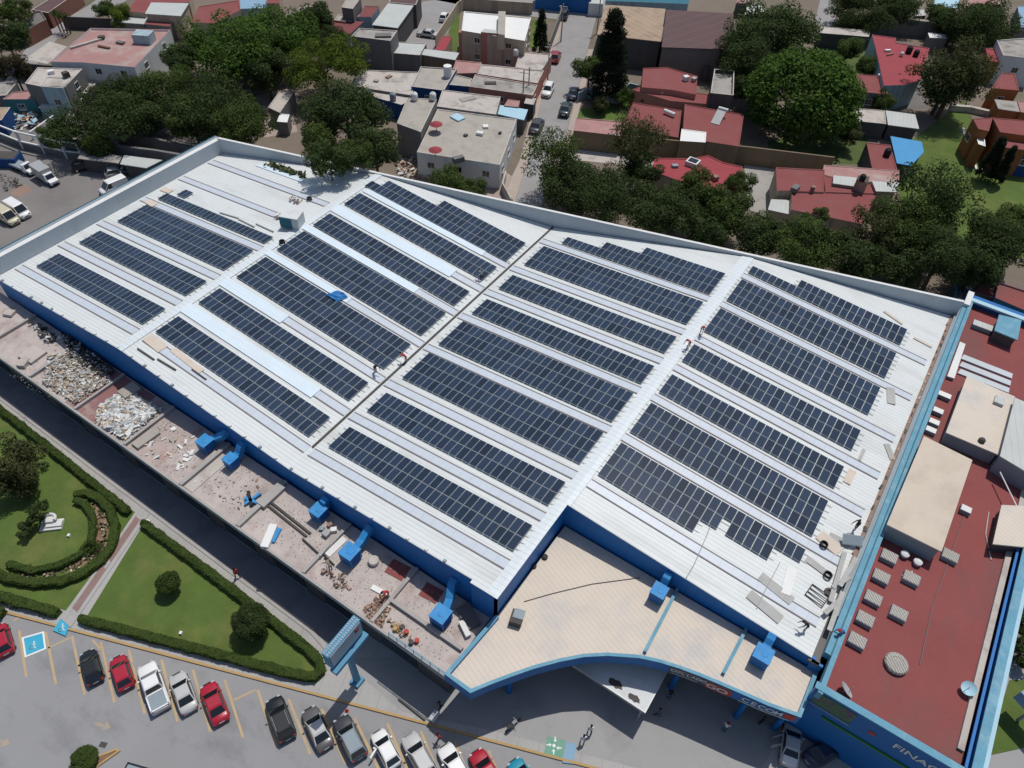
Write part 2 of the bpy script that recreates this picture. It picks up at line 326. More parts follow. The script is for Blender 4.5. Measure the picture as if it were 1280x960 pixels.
def wheelchair(px, py, s, z):
    """the access symbol: head dot, body, wheel ring"""
    bb = MB(); c = G(px, py, z).xy; X = Vector((RT.x, RT.y)).normalized(); Y = Vector((-X.y, X.x)); X, Y = X*s, Y*s
    def stroke(pts, wd=.09):
        pts = [c + X*p[0] + Y*p[1] for p in pts]
        for p, q in zip(pts, pts[1:]):
            d = (q-p).normalized(); n = Vector((-d.y, d.x))*wd*s; bb.add([(*(p+n-d*.04), z), (*(p-n-d*.04), z), (*(q-n+d*.04), z), (*(q+n+d*.04), z)], [(0, 1, 2, 3)], 'paint_white')
    stroke([(-.1, .72), (-.1, .1), (.42, .1), (.62, -.55), (.85, -.5)]); stroke([(-.08, .42), (.36, .42)])
    stroke([(-.25, .2)] + [(-.05+.5*math.cos(R(a)), -.35+.5*math.sin(R(a))) for a in range(115, 351, 20)], .075)
    stroke([(-.17, .95), (-.03, .95)], .1); return bb
b = MB(); q = P2([(27, 797), (55, 789), (58, 811), (31, 822)], 0); b.add([(*p, .012) for p in ccw(q)], [(0, 1, 2, 3)], 'paint_white')
q = inset(q, .16); b.add([(*p, .016) for p in q], [(0, 1, 2, 3)], 'paint_cyan'); w_ = wheelchair(41, 807, .42, .020); b.add(w_.v, w_.f, 'paint_white')
b.build('bay_marking')['kind'] = 'structure'
b = MB(); q = P2([(76, 773), (89, 776), (82, 795), (66, 788)], .15); b.add([(*p, .158) for p in ccw(q)], [(0, 1, 2, 3)], 'paint_cyan'); w_ = wheelchair(77, 785, .42, .164); b.add(w_.v, w_.f, 'paint_white')
b.build('ramp_marking')['kind'] = 'structure'
b = MB(); q = ccw(P2([(684, 921), (707, 925), (703, 950), (680, 941)], .13)); b.add([(*p, .138) for p in q], [(0, 1, 2, 3)], 'paint_green')
for (px, py, a) in ((694, 924, -90), (699, 935, 180), (692, 940, 90), (686, 931, 0)):
    k = R(a) + math.atan2(RT.y, RT.x); c = G(px, py, .13).xy; d = Vector((math.cos(k), math.sin(k))); n = Vector((-d.y, d.x))
    b.add([(*(c-d*.22+n*.05), .144), (*(c-d*.22-n*.05), .144), (*(c+d*.05-n*.05), .144), (*(c+d*.05-n*.17), .144), (*(c+d*.26), .144), (*(c+d*.05+n*.17), .144), (*(c+d*.05+n*.05), .144)], [list(range(7))[::-1]], 'paint_white')
c = G(692.5, 932, .13); b.add([(c.x+.15*math.cos(i*.628), c.y+.15*math.sin(i*.628), .144) for i in range(10)], [list(range(10))], 'paint_white')
b.build('meeting_point_marking')['kind'] = 'structure'
b = MB(); q = ccw(P2([(708, 928), (720, 929), (717, 955), (703, 953)], .13)); b.add([(*p, .142) for p in q], [(0, 1, 2, 3)], 'paint_bluegray'); b.build('ramp_paint')['kind'] = 'structure'
# side yard, streets, back plots
struct('side_yard', [(-110, -6), (-1.7, -6), (-1.7, 33), (-4, 47), (-30, 46), (-60, 40), (-110, 30)], .008, 'yard')
struct('street', P2([(612, 275), (650, 200), (668, 125), (686, 60), (697, 24), (640, 18), (480, -12), (480, -60), (800, -60), (800, 8), (748, 12), (735, 60), (723, 110), (708, 165), (690, 215), (672, 275)]), .008, 'street')
struct('street_sidewalk', P2([(650, 200), (668, 125), (686, 60), (697, 24), (705, 26), (694, 62), (676, 127), (660, 200), (640, 262), (622, 262)]), .10, 'street_walk', 0.0)
struct('street_sidewalk', P2([(735, 62), (723, 112), (708, 167), (697, 205), (703, 205), (716, 168), (731, 112), (742, 62)]), .10, 'street_walk', 0.0)
struct('side_road', P2([(20, 78), (44, 46), (112, 6), (150, -22), (190, -22), (150, 6), (105, 26), (72, 48), (46, 80)]), .008, 'street')
struct('yard_slab', P2([(30, 74), (62, 52), (84, 58), (60, 80)]), .012, 'roof_pale')
struct('patio', P2([(402, 120), (437, 109), (436, 132), (405, 140)]), .012, 'roof_pale')
struct('patio', P2([(930, 206), (972, 212), (985, 262), (962, 272), (936, 262)]), .012, 'roof_gray')
struct('patio', P2([(1090, 108), (1150, 104), (1160, 135), (1112, 136)]), .012, 'concrete_dark')
struct('patio', P2([(575, 62), (660, 60), (655, 84), (570, 76)]), .012, 'roof_gray')
struct('patio', P2([(320, 120), (360, 110), (372, 165), (330, 172)]), .012, 'dirt_pink')
struct('courtyard', P2([(500, 56), (528, 2), (580, -5), (560, 40), (536, 72)]), .008, 'street')
struct('back_lane', P2([(1018, 30), (1028, -12), (1046, -12), (1044, 34)]), .008, 'street')
struct('dirt_lot', P2([(498, 200), (545, 195), (628, 212), (662, 236), (665, 262), (640, 285), (540, 262)]), .006, 'dirt_pink')
struct('back_garden', P2([(1140, 175), (1205, 125), (1245, 215), (1290, 225), (1290, 320), (1150, 335), (1120, 230)]), .006, 'lawn')
struct('back_garden', P2([(1010, 60), (1088, 50), (1100, 100), (1060, 120), (1000, 110)]), .006, 'lawn_dark')
struct('back_garden', P2([(960, 175), (1085, 165), (1085, 205), (1030, 205), (960, 200)]), .006, 'lawn_dark')
struct('front_garden', P2([(722, 138), (790, 120), (790, 150), (722, 160)]), .006, 'lawn')
struct('front_garden', P2([(662, 25), (682, 25), (672, 60), (655, 60)]), .006, 'lawn')
struct('front_garden', P2([(560, 15), (575, 15), (572, 65), (562, 62)]), .006, 'lawn')
struct('side_alley', P2([(700, 183), (760, 188), (800, 192), (818, 196), (818, 210), (770, 205), (700, 198)]), .006, 'roof_pale')
struct('right_pavement', [(117.0, -4), (150, 4), (150, 30), (117.0, 24)], .14, 'plaza', 0.1)
struct('right_lawn', P2([(1232, 945), (1262, 850), (1300, 850), (1300, 930)], .2), .20, 'lawn', .1)
# ------------------------------------------------------------------ the big store
US = [0, 25.97, 51.88, 77.81, 103.23]; HS = [8.0, 10.33, 8.07, 10.20, 8.20]
def zr(x):
    x = min(max(x, US[0]), US[4])
    for j in range(4):
        if x <= US[j+1]: t = (x-US[j])/(US[j+1]-US[j]); return HS[j] + t*(HS[j+1]-HS[j])
def vb(x): return 34.3 + .2717*x
VF, VF4, VS = -2.8, 8.7, -3.15
STR = [.1, 6.2, 12.1, 19.2, 25.95, 31.5, 37.4, 44.7, 51.5]
store = thing('store_building', 'huge white-roofed store with blue walls carrying the solar arrays', 'building', (52, 20, 0))
b = MB()
def slope(x0, x1, y0, y1a, y1b, mname, dz=0.0, th=.12):
    z0, z1 = zr(x0)+dz, zr(x1)+dz
    b.add([(x0, y0, z0), (x1, y0, z1), (x1, y1b, z1), (x0, y1a, z0), (x0, y0, z0-th), (x1, y0, z1-th), (x1, y1b, z1-th), (x0, y1a, z0-th)],
          [(0, 1, 2, 3), (7, 6, 5, 4), (4, 5, 1, 0), (5, 6, 2, 1), (6, 7, 3, 2), (7, 4, 0, 3)], mname)
for j in range(3):
    if j == 2: slope(51.88, 75.1, VF, vb(51.88), vb(75.1), 'roof_white'); slope(75.1, 77.95, VS, vb(75.1), vb(77.95), 'roof_white')
    else: slope(US[j], US[j+1], VF, vb(US[j]), vb(US[j+1]), 'roof_white')
slope(77.95, 102.9, VF4, vb(77.95), vb(102.9), 'roof_white')
b.build('roof', store)
for j, (x0, x1, ks) in enumerate(((.5, 25.1, range(0, 6)), (26.9, 51.6, range(0, 7)), (52.2, 77.1, range(0, 8)), (78.5, 102.3, range(2, 9)))):
    for k in ks:
        if j == 3 and k == 2: pass
        b = MB(); y = STR[k]; xe = x1
        for dy, wd, mn, dz in ((0, .92, 'skylight', .05), (-.52, .13, 'skylight_edge', .07), (.52, .13, 'skylight_edge', .07)):
            slope(x0, xe, y+dy-wd/2, y+dy+wd/2, y+dy+wd/2, mn, dz, .05)
        b.build('skylight', store)
for x0, x1, y, wd in ((26.3, 47.2, 6.1, 1.65), (26.3, 36.6, 12.0, 1.6), (26.4, 40.2, 19.2, 1.0), (26.3, 45.4, 25.95, 1.1), (26.5, 47.0, 31.5, 1.7), (27.0, 47.8, 37.3, 1.0)):
    b = MB(); slope(x0, x1, y-wd/2, y+wd/2, y+wd/2, 'sheet_white', .13, .06); b.build('white_cover_sheet', store)
b = MB(); y0 = G(350, 215, 9.3).y; x0, x1 = G(318, 206, 9).x, G(384, 224, 9.5).x; slope(x0, x1, y0-.42, y0+.42, y0+.42, 'sheet_white', .1, .06); b.build('white_cover_sheet', store)
b = MB(); x = US[1]
for s, e, sg in ((x-.55, x, 1), (x, x+.55, 1)): slope(s, e, VF-.05, vb(s), vb(e), 'ridge_white', .09, .05)
b.build('ridge_cap', store)
b = MB(); x = US[3]
for s, e in ((x-.9, x), (x, x+.6)): slope(s, e, VS-.05 if s < x else VF4-.05, vb(s), vb(e), 'ridge_white', .09, .05)
b.add([(x-.12, VF4, zr(x)+.11), (x+.28, VF4, zr(x)+.11), (x+.28, VS-.08, zr(x)+.11), (x-.12, VS-.08, zr(x)+.11)], [(0, 3, 2, 1)], 'ridge_white')
b.build('ridge_cap', store)
b = MB(); b.box((US[2], (0.6+vb(US[2]))/2, HS[2]+.06), (.26, vb(US[2])-.6, .10), 'gutter_dark'); b.build('valley_gutter', store)
b = MB()        # walls
def wall(x0, y0, x1, y1, zb, za0, za1, th, mname, cap=None):
    a, c = Vector((x0, y0)), Vector((x1, y1)); d = (c-a).normalized(); n = Vector((-d.y, d.x))*th
    q = [a, c, c+n, a+n]
    vs_ = [(*q[0], zb), (*q[1], zb), (*q[2], zb), (*q[3], zb), (*q[0], za0), (*q[1], za1), (*q[2], za1), (*q[3], za0)]
    b.add(vs_, [(3, 2, 1, 0), (0, 1, 5, 4), (1, 2, 6, 5), (2, 3, 7, 6), (3, 0, 4, 7)], mname); b.add(vs_, [(4, 5, 6, 7)], cap or mname)
e = .14
for j in range(2): wall(US[j], VF+.06, US[j+1], VF+.06, 0, HS[j]-e, HS[j+1]-e, .25, 'blue_wall')
wall(51.88, VF+.06, 75.2, VF+.06, 0, HS[2]-e, zr(75.2)-e, .25, 'blue_wall'); wall(75.2, VS+.06, 77.9, VS+.06, 0, zr(75.2)-e, zr(77.9)-e, .25, 'blue_wall')
wall(77.9, VS+.06, 77.9, VF4+.3, 0, zr(77.9)-e, zr(77.9)-e, .25, 'blue_wall'); wall(77.9, VF4+.06, 103.3, VF4+.06, 0, zr(77.9)-e, zr(103)-e, .25, 'blue_wall')
wall(102.75, VF4+.2, 102.75, vb(102.75), 0, 8.0, 8.0, .25, 'wall_white')
b.build('wall', store)
b = MB(); wall(-.3, 34.3, 103.4, vb(103.5)+.2, 0, 10.45, 10.5, .38, 'parapet_white', 'cap_white'); b.build('back_parapet', store)
b = MB(); wall(-.02, VF+.3, -.02, 34.5, 0, 10.2, 10.25, .75, 'parapet_white', 'cap_white')
b.box((-1.2, 16, 9.85), (.75, 38, .5), 'cap_gray'); b.box((-1.6, 16, 10.02), (.12, 38, .3), 'teal_dark'); b.build('side_parapet', store)
b = MB(); b.box((103.0, (VF4+10+vb(103))/2, 8.22), (.35, vb(103)-VF4-10, .22), 'rust')
for k in range(30):
    y = VF4+11+k*1.5; b.box((102.95+random.uniform(-.1, .1), y, 8.36), (random.uniform(.1, .32), random.uniform(.2, .9), .08), random.choice(('rust', 'wood', 'gutter_dark')), random.uniform(-.2, .2))
b.build('edge_gutter', store)
b = MB(); b.box((103.2, 14.6, 7.85), (.95, 12.2, .3), 'concrete_dark'); b.box((103.5, 8.63, 4.0), (1.0, .25, 8.0), 'blue_wall'); b.build('corner_ledge', store)
b = MB()
for k in range(34):
    x = 1.5+k*2.2
    if x < 74: b.box((x, VF+.15, zr(x)+.10), (.30, .25, .16), random.choice(('cap_white', 'cap_gray', 'ridge_white')), random.uniform(-.3, .3))
b.build('eave_bracket', store)
# ------------------------------------------------------------------ solar arrays: one thing per mounted field, every module a part
PW, PL = .864, 1.648
_pm = {}
def panel_mesh(wd):
    k = round(wd, 3)
    if k not in _pm:
        q = MB(); a, c = wd-.034, PL-.036; q.box((0, 0, .0), (a, c, .04), 'panel_frame')
        g0 = .022; q.add([(-a/2+g0, -c/2+g0, .026), (a/2-g0, -c/2+g0, .026), (a/2-g0, c/2-g0, .026), (-a/2+g0, c/2-g0, .026)], [(0, 1, 2, 3)], 'panel_glass')
        _pm[k] = q.mesh('solar_panel')
    return _pm[k]
def array(label, x0, x1, n, y0, rows):
    """rows: list of sets of columns that carry a module, front row first"""
    xc = (x0+x1)/2; wd = (x1-x0)/n; j = next(i for i in range(4) if xc <= US[i+1]); sl = math.atan2(HS[j+1]-HS[j], US[j+1]-US[j])
    t = thing('solar_array', label, 'solar array', (x0, y0, zr(x0)), 'solar arrays on the white roof')
    q = MB()
    for r, cols in enumerate(rows):
        if not cols: continue
        a, c = x0+min(cols)*wd-.5, x0+(max(cols)+1)*wd+.5
        for f in (.25, .75):
            y = y0+(r+f)*PL; za, zc = zr(a)+.10, zr(c)+.10
            q.tube([(a, y, za), (c, y, zc)], .035, 'rail', 4)
    q.build('mounting_rail', t)
    for r, cols in enumerate(rows):
        for c in cols:
            x = x0+(c+.5)*wd
            o = link_mesh('solar_panel', panel_mesh(wd), t, (x-x0, (r+.5)*PL, zr(x)+.19-zr(x0))); o.rotation_euler = (0, -sl, 0)
def full(n, k): return [range(n)]*k
SL = ('leftmost', 'second', 'third', 'rightmost'); OR = ('first', 'second', 'third', 'fourth', 'fifth', 'sixth', 'seventh')
for i, (y0, r) in enumerate(((1.3, 2), (7.5, 2), (13.45, 3))):
    array(f'{("two","three")[r-2]}-row solar array on the leftmost roof slope, {OR[i]} from the front wall', 2.6, 24.75, 26, y0, full(26, r))
array('single-row solar array, topmost one on the leftmost roof slope', 2.6, 24.75, 26, 20.2, full(26, 1))
array('stray pair of solar panels lying apart beyond the topmost leftmost row', 4.2, 5.92, 2, 22.3, full(2, 1))
for i, (y0, r) in enumerate(((1.3, 2), (7.5, 2), (13.4, 3), (20.2, 3), (26.8, 2), (32.9, 2))):
    array(f'{("two","three")[r-2]}-row solar array on the second roof slope from left, {OR[i]} from the front', 27.0, 50.72, 27, y0, full(27, r))
array('stepped solar array against the back parapet on the second roof slope', 26.4, 50.95, 28, 37.85, [range(28), range(2, 28), range(12, 28)])
for i, (y0, r) in enumerate(((1.5, 2), (7.5, 2), (13.5, 3), (20.2, 3), (26.9, 2), (32.75, 2), (38.7, 3))):
    array(f'{("two","three")[r-2]}-row solar array on the third roof slope, {OR[i]} from the front edge', 53.3, 76.6, 27, y0, full(27, r))
array('stepped solar array against the back parapet on the third roof slope', 55.0, 76.6, 25, 45.5, [range(25), range(6, 25), range(12, 25)])
array('solar array with missing panels nearest the beige canopy', 78.7, 98.9, 23, 13.4, [range(12), list(range(14)) + list(range(15, 20)), range(23)])
for i, (y0, r) in enumerate(((20.1, 3), (26.9, 2), (32.8, 2), (38.85, 3), (45.65, 3))):
    array(f'{("two","three")[r-2]}-row solar array on the rightmost roof slope, {OR[i]} behind the gapped one', 78.75, 98.92, 23, y0, full(23, r))
array('stepped solar array against the back parapet on the rightmost roof slope', 78.9, 98.92, 23, 52.35, [range(23), range(7, 23)])
# ------------------------------------------------------------------ terrace annex along the front
FL = 5.3
annex = thing('terrace_annex', 'low flat-roofed annex with rubble and blue coolers along the front wall', 'building', (36, -6, 0))
b = MB(); b.prism([(-12, -9.65), (77.2, -9.65), (77.2, -2.99), (-12, -2.99)], 5.0, FL, 'annex_floor'); b.build('roof_slab', annex)
for x0, x1, mn in ((22.5, 30.2, 'annex_red'), (30.8, 38.5, 'annex_red2')):
    b = MB(); b.add([(x0, -9.6, FL+.006), (x1, -9.6, FL+.006), (x1, -3.1, FL+.006), (x0, -3.1, FL+.006)], [(0, 1, 2, 3)], mn); b.build('floor_coating', annex)
b = MB(); b.prism([(-12, -9.9), (77.3, -9.9), (77.3, -9.65), (-12, -9.65)], 4.9, FL+.28, 'cap_gray', 'concrete'); b.build('edge_beam', annex)
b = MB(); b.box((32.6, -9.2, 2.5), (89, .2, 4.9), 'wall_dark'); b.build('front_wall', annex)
for k in range(12): b = MB(); b.box((-8+k*7.2, -9.33, 2.0), (4.4, .06, 2.6), 'glass_dark'); b.box((-8+k*7.2, -9.36, .62), (4.6, .1, .1), 'cap_gray'); b.build('shop_window', annex)
for (p, q, wd) in (((-1, 421), (30, 400), .3), ((37, 470), (88, 436), .3), ((93, 511), (148, 471), .3), ((155, 557), (212, 509), .35), ((226, 606), (285, 553), .45), ((305, 650), (352, 604), .5), ((379, 716), (430, 660), .35), ((465, 778), (515, 715), .35)):
    A, B2 = G(*p, FL+.4), G(*q, FL+.4); x = (A.x+B2.x)/2
    b = MB(); b.box((x, -6.35, FL+.2), (wd, 6.6, .4), 'concrete'); b.build('divider_wall', annex)
A, B2 = G(487, 748, FL+.4), G(573, 808, FL+.4); b = MB(); b.box(((A.x+77)/2, (A.y+B2.y)/2, FL+.22), (77-A.x, .35, .44), 'concrete', 0); b.build('divider_wall', annex)
b = MB(); A = G(345, 625, FL)
b.box((A.x-.6, -5.2, FL+.25), (1.1, 3.0, .5), 'concrete'); b.build('floor_plinth', annex); b = MB(); A = G(262, 590, FL); b.box((A.x, -7.2, FL+.04), (1.2, 4.6, .08), 'roof_pale'); b.build('floor_step', annex)
b = MB()
for x in np.arange(70.8, 77.3, .95): b.tube([(x, -9.75, FL+.2), (x, -9.75, FL+1.0)], .035, 'blue_light', 6)
for z in (.6, 1.0): b.tube([(70.8, -9.75, FL+z), (77.3, -9.75, FL+z)], .04, 'blue_light', 6)
b.build('railing', annex)
# rubble heaps: nobody could count the pieces
def heap(name, px, n, smin, smax, mats, seed, hz=.5, z=FL):
    rnd = random.Random(seed); poly = [G(x, y, z).xy for x, y in px]; xs = [p.x for p in poly]; ys = [p.y for p in poly]; q = MB(); k = 0
    def inside(p):
        c = False; j = len(poly)-1
        for i in range(len(poly)):
            if (poly[i].y > p[1]) != (poly[j].y > p[1]) and p[0] < (poly[j].x-poly[i].x)*(p[1]-poly[i].y)/(poly[j].y-poly[i].y)+poly[i].x: c = not c
            j = i
        return c
    while k < n:
        p = (rnd.uniform(min(xs), max(xs)), rnd.uniform(min(ys), max(ys)))
        if not inside(p): continue
        k += 1; L = rnd.uniform(smin, smax); rot = Euler((rnd.gauss(0, .3), rnd.gauss(0, .3), rnd.uniform(0, 6.3))).to_matrix()
        q.box((p[0], p[1], z+rnd.uniform(.05, hz)), (L, L*rnd.uniform(.12, .7), rnd.uniform(.03, .14)), rnd.choice(mats), rot=rot)
    o = q.build(name); o['kind'] = 'stuff'; return o
heap('rubble', [(62, 445), (100, 440), (132, 465), (140, 478), (95, 505), (55, 480)], 2000, .07, .5, ('debris', 'debris', 'debris_tan', 'debris_tan', 'roof_pale'), 1, .4)
heap('rubble', [(128, 508), (160, 488), (185, 505), (200, 512), (160, 550), (122, 530)], 1500, .1, .9, ('debris', 'debris', 'debris', 'debris_tan', 'cap_white'), 2, .4)
heap('dark_debris', [(78, 418), (100, 432), (145, 466), (130, 474), (88, 448)], 800, .08, .5, ('debris_dark', 'debris_dark', 'debris_dark', 'debris'), 3, .7)
heap('dark_debris', [(30, 400), (52, 408), (75, 425), (60, 430)], 60, .2, .7, ('debris_dark', 'debris', 'debris_dark'), 4, .5)
heap('brick_rubble', [(455, 760), (478, 742), (492, 752), (478, 785), (462, 778)], 240, .15, .35, ('brick_red', 'brick_red', 'debris_tan'), 5, .3)
heap('brick_rubble', [(408, 715), (430, 718), (440, 740), (420, 735)], 70, .12, .35, ('debris_tan', 'brick_red', 'debris_dark'), 6, .2)
heap('brick_rubble', [(485, 775), (500, 780), (515, 800), (500, 795)], 60, .15, .4, ('debris', 'kerb_yellow', 'debris_dark', 'brick_red'), 7, .35)
heap('plaster_debris', [(205, 528), (250, 545), (235, 590), (170, 565)], 45, .12, .8, ('debris', 'debris_tan', 'white_plain'), 8, .12)
heap('plaster_debris', [(300, 580), (330, 600), (300, 640), (240, 600)], 40, .1, .35, ('debris_tan', 'brick_red', 'debris'), 9, .1)
for i, px in enumerate(([(60, 420), (100, 450), (60, 500), (10, 470)], [(215, 520), (285, 560), (225, 600), (160, 560)], [(285, 560), (350, 600), (310, 650), (235, 605)], [(355, 610), (430, 660), (385, 712), (315, 655)], [(430, 665), (520, 715), (465, 775), (390, 720)], [(520, 720), (590, 775), (550, 830), (480, 780)])):
    heap('grit', px, 260, .02, .11, ('debris', 'roof_pale', 'concrete', 'debris_tan'), 40+i, .05)
# evaporative coolers
def cooler(px, label, s=1.5, h=1.3, z=FL, wx=None, wy=VF, wz=7.2, rz=0.0):
    c = G(*px, z+h); q = MB(); base = (c.x, c.y, z)
    t = thing('evaporative_cooler', label, 'cooler', base, 'blue evaporative coolers')
    q.box((c.x, c.y, z+.2+h/2), (s, s, h-.1), 'blue_fascia', rz)
    for dx in (-.5, .5):
        for dy in (-.5, .5): q.box((c.x+dx*s*.8, c.y+dy*s*.8, z+.12), (.12, .12, .24), 'gray_metal', rz)
    q.build('cabinet', t)
    q = MB(); q.box((c.x, c.y, z+.19+h), (s+.1, s+.1, .08), 'blue_bright', rz); q.lathe((c.x+.1, c.y, z+h+.23), [(.32, 0), (.32, .03), (.2, .05)], 'blue_bright', 14); q.build('top_cover', t)
    q = MB()
    for sx in (-1, 1):
        for k in range(5): q.box((c.x+sx*s*.51, c.y, z+.4+k*h*.16), (.05, s*.8, .05), 'blue_wall', rz)
    q.build('louvre', t)
    x1 = c.x if wx is None else wx; zz = z+h*.62
    q = MB(); y0 = c.y+s*.45; pts = [(c.x, y0, zz), (c.x+(x1-c.x)*.4, y0+(wy-y0)*.45, zz+(wz-zz)*.25), (x1, wy-.35, wz-.15), (x1, wy+.1, wz)]
    q.tube(pts, .5, 'blue_bright', 4); q.build('duct', t)
cooler((256, 552), 'blue cooler with its angled duct, leftmost on the terrace', wx=G(285, 553, 6).x-.3, s=1.35)
cooler((288, 574), 'smaller blue cooler beside the grey plinth wall on terrace', s=1.2, h=1.2)
cooler((398, 638), 'blue cooler near the two dark pipes on the terrace', s=1.35)
cooler((437, 690), 'blue cooler with shiny round duct beside the terrace scrap', s=1.5, h=1.5)
cooler((551, 768), 'blue cooler between the parapet walls beside the beige canopy', s=1.5, h=1.5, wx=G(563, 735, 7).x, wz=7.6)
cooler((824, 739), 'blue cooler beside the first canopy beam under blue wall', s=1.3, h=1.35, z=6.55, wy=VF4, wz=8.4)
cooler((954, 818), 'blue cooler at the narrow end of the beige canopy', s=1.45, h=1.45, z=6.55, wy=VF4, wz=8.2)
# ------------------------------------------------------------------ beige canopy with curved blue fascia
cpoly = [(77.95, VS), (77.35, -10.05), (80.15, -10.1), (81.1, -8.6), (82.25, -6.95), (83.5, -5.25), (84.95, -3.55), (86.5, -1.95), (88.15, -.68), (90.57, .75), (92.2, 1.4), (93.87, 1.9), (95.6, 2.3), (97.3, 2.62), (99.4, 2.98), (101.4, 3.3), (104.05, 3.95), (104.0, 8.65), (78.1, 8.65)]
canopy = thing('entrance_canopy', 'beige corrugated entrance canopy with curved blue fascia', 'canopy', (88, 2, 0))
inn = inset(cpoly, .34)
b = MB(); b.prism(inset(cpoly, .06), 6.35, 6.55, 'beige_roof'); b.build('roof', canopy)
b = MB(); m = 17; vs_ = [(p[0], p[1], 5.45) for p in cpoly[:m+1]] + [(p[0], p[1], 6.95) for p in cpoly[:m+1]]
_pi = [Vector(p) for p in cpoly[:m+1]]; ins_ = []
for i, p in enumerate(_pi):
    d = (_pi[min(i+1, m)]-_pi[max(i-1, 0)]).normalized(); ins_.append(p+Vector((-d.y, d.x))*(.3 if 1 < i < 16 else .36))
ins_[1] = Vector((77.75, -9.75)); ins_[2] = Vector((80.0, -9.75)); ins_[16] = Vector((103.7, 4.2)); ins_[0] = Vector((78.3, VS)); ins_[17] = Vector((103.65, 8.6))
vs_ += [(p.x, p.y, 6.95) for p in ins_] + [(p.x, p.y, 6.4) for p in ins_]; k_ = m+1
b.add(vs_, [(i, i+1, k_+i+1, k_+i) for i in range(m)] + [(2*k_+i, 2*k_+i+1, 3*k_+i+1, 3*k_+i) for i in range(m)], 'blue_fascia'); b.add(vs_, [(k_+i, k_+i+1, 2*k_+i+1, 2*k_+i) for i in range(m)], 'blue_light')
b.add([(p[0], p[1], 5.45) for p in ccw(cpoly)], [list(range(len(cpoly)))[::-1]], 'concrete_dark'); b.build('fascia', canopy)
for p, q in (((853, 724), (806, 815)), ((940, 772), (904, 842))):
    A, B2 = G(*p, 6.8), G(*q, 6.8); d = (B2-A); b = MB(); b.box((A+B2)/2, (.3, d.length, .34), 'blue_light', math.atan2(d.y, d.x)-math.pi/2); b.build('roof_beam', canopy)
for x, y in ((81.5, -6), (87, .2), (93.9, 3), (100, 4), (103.3, 5), (79, 3)):
    b = MB(); b.tube([(x, y, .13), (x, y, 5.5)], .28, 'blue_fascia', 12); b.build('column', canopy)
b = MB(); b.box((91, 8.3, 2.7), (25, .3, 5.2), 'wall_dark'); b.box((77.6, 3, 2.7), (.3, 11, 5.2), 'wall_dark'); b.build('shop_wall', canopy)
b = MB()
for k in range(6): b.box((80.5+k*4, 8.1, 1.6), (2.9, .08, 2.6), 'glass_dark')
b.build('shop_window', canopy)
def fseg(x): # point and outward normal on the fascia
    for p, q in zip(cpoly[2:], cpoly[3:]):
        if p[0] <= x <= q[0]:
            t = (x-p[0])/(q[0]-p[0]); d = Vector((q[0]-p[0], q[1]-p[1])).normalized(); return Vector((x, p[1]+t*(q[1]-p[1]))), d, Vector((d.y, -d.x))
def fboard(x0, x1, z0, z1, mname, name, off=.03):
    q = MB(); xs = np.linspace(x0, x1, 8); vs_ = []
    for x in xs: p, d, n = fseg(x); p = p+n*off; vs_ += [(p.x, p.y, z0), (p.x, p.y, z1)]
    q.add(vs_, [(2*i, 2*i+2, 2*i+3, 2*i+1) for i in range(7)], mname); return q.build(name, canopy)
fboard(93.1, 98.4, 5.5, 6.85, 'paint_navy', 'sign_panel')
fboard(96.3, 98.5, 5.48, 6.6, 'letter_red', 'sign_panel', .045)
def ftext(s, xc, size, z, mname, xs=1.0, off=.06):
    """letters set one by one along the curve"""
    adv = size*.72*xs; n = len(s)
    for i, ch in enumerate(s):
        p, d, nn = fseg(xc+(i-(n-1)/2)*adv); text_part(ch, size, mname, canopy, (p.x+nn.x*off, p.y+nn.y*off, z), (d.x, d.y, 0), (0, 0, 1), .02, 'letter', xs)
ftext('COLLADO', 94.75, .62, 6.35, 'letter_white'); ftext('GO', 97.25, 1.0, 6.05, 'letter_white', 1.3, .07)
fboard(93.4, 95.6, 5.72, 5.8, 'letter_white', 'sign_stripe', .05)
ftext('CECOM', 101.05, .95, 6.25, 'letter_white', 1.0); fboard(99.2, 103.4, 5.58, 5.70, 'letter_white', 'sign_stripe', .05); fboard(102.85, 103.75, 5.85, 6.75, 'letter_red', 'sign_panel', .04)
# white entrance awning with stains
aw = thing('entrance_awning', 'white stained flat awning pointing out under the blue fascia', 'awning', (90, 2, 0))
b = MB(); b.prism([(82.2, -1.8), (93.05, -1.8), (93.05, 8), (82.2, 8)], 3.3, 3.45, 'wall_white'); b.build('roof', aw)
b = MB()
for x, y in ((84, 2), (92.6, -1.3), (92.6, 6), (84, 6)): b.tube([(x, y, .13), (x, y, 3.32)], .09, 'gray_metal', 8)
b.build('post', aw)
b = MB(); b.ring([(82.2, -1.8), (93.05, -1.8), (93.05, 8), (82.2, 8)], inset([(82.2, -1.8), (93.05, -1.8), (93.05, 8), (82.2, 8)], .1), 3.2, 3.52, 3.4, 'white_plain'); b.build('rim', aw)
for (px, s) in (((793, 873), .75), ((770, 855), .9)):
    c = G(*px, 3.46); rn = random.Random(3); b = MB(); b.add([(c.x+s*.8*math.cos(i*.45)*rn.uniform(.7, 1.2), c.y+s*.45*math.sin(i*.45)*rn.uniform(.7, 1.2), 3.458) for i in range(14)], [list(range(14))], 'gutter_dark'); b.build('dirt_patch', aw)
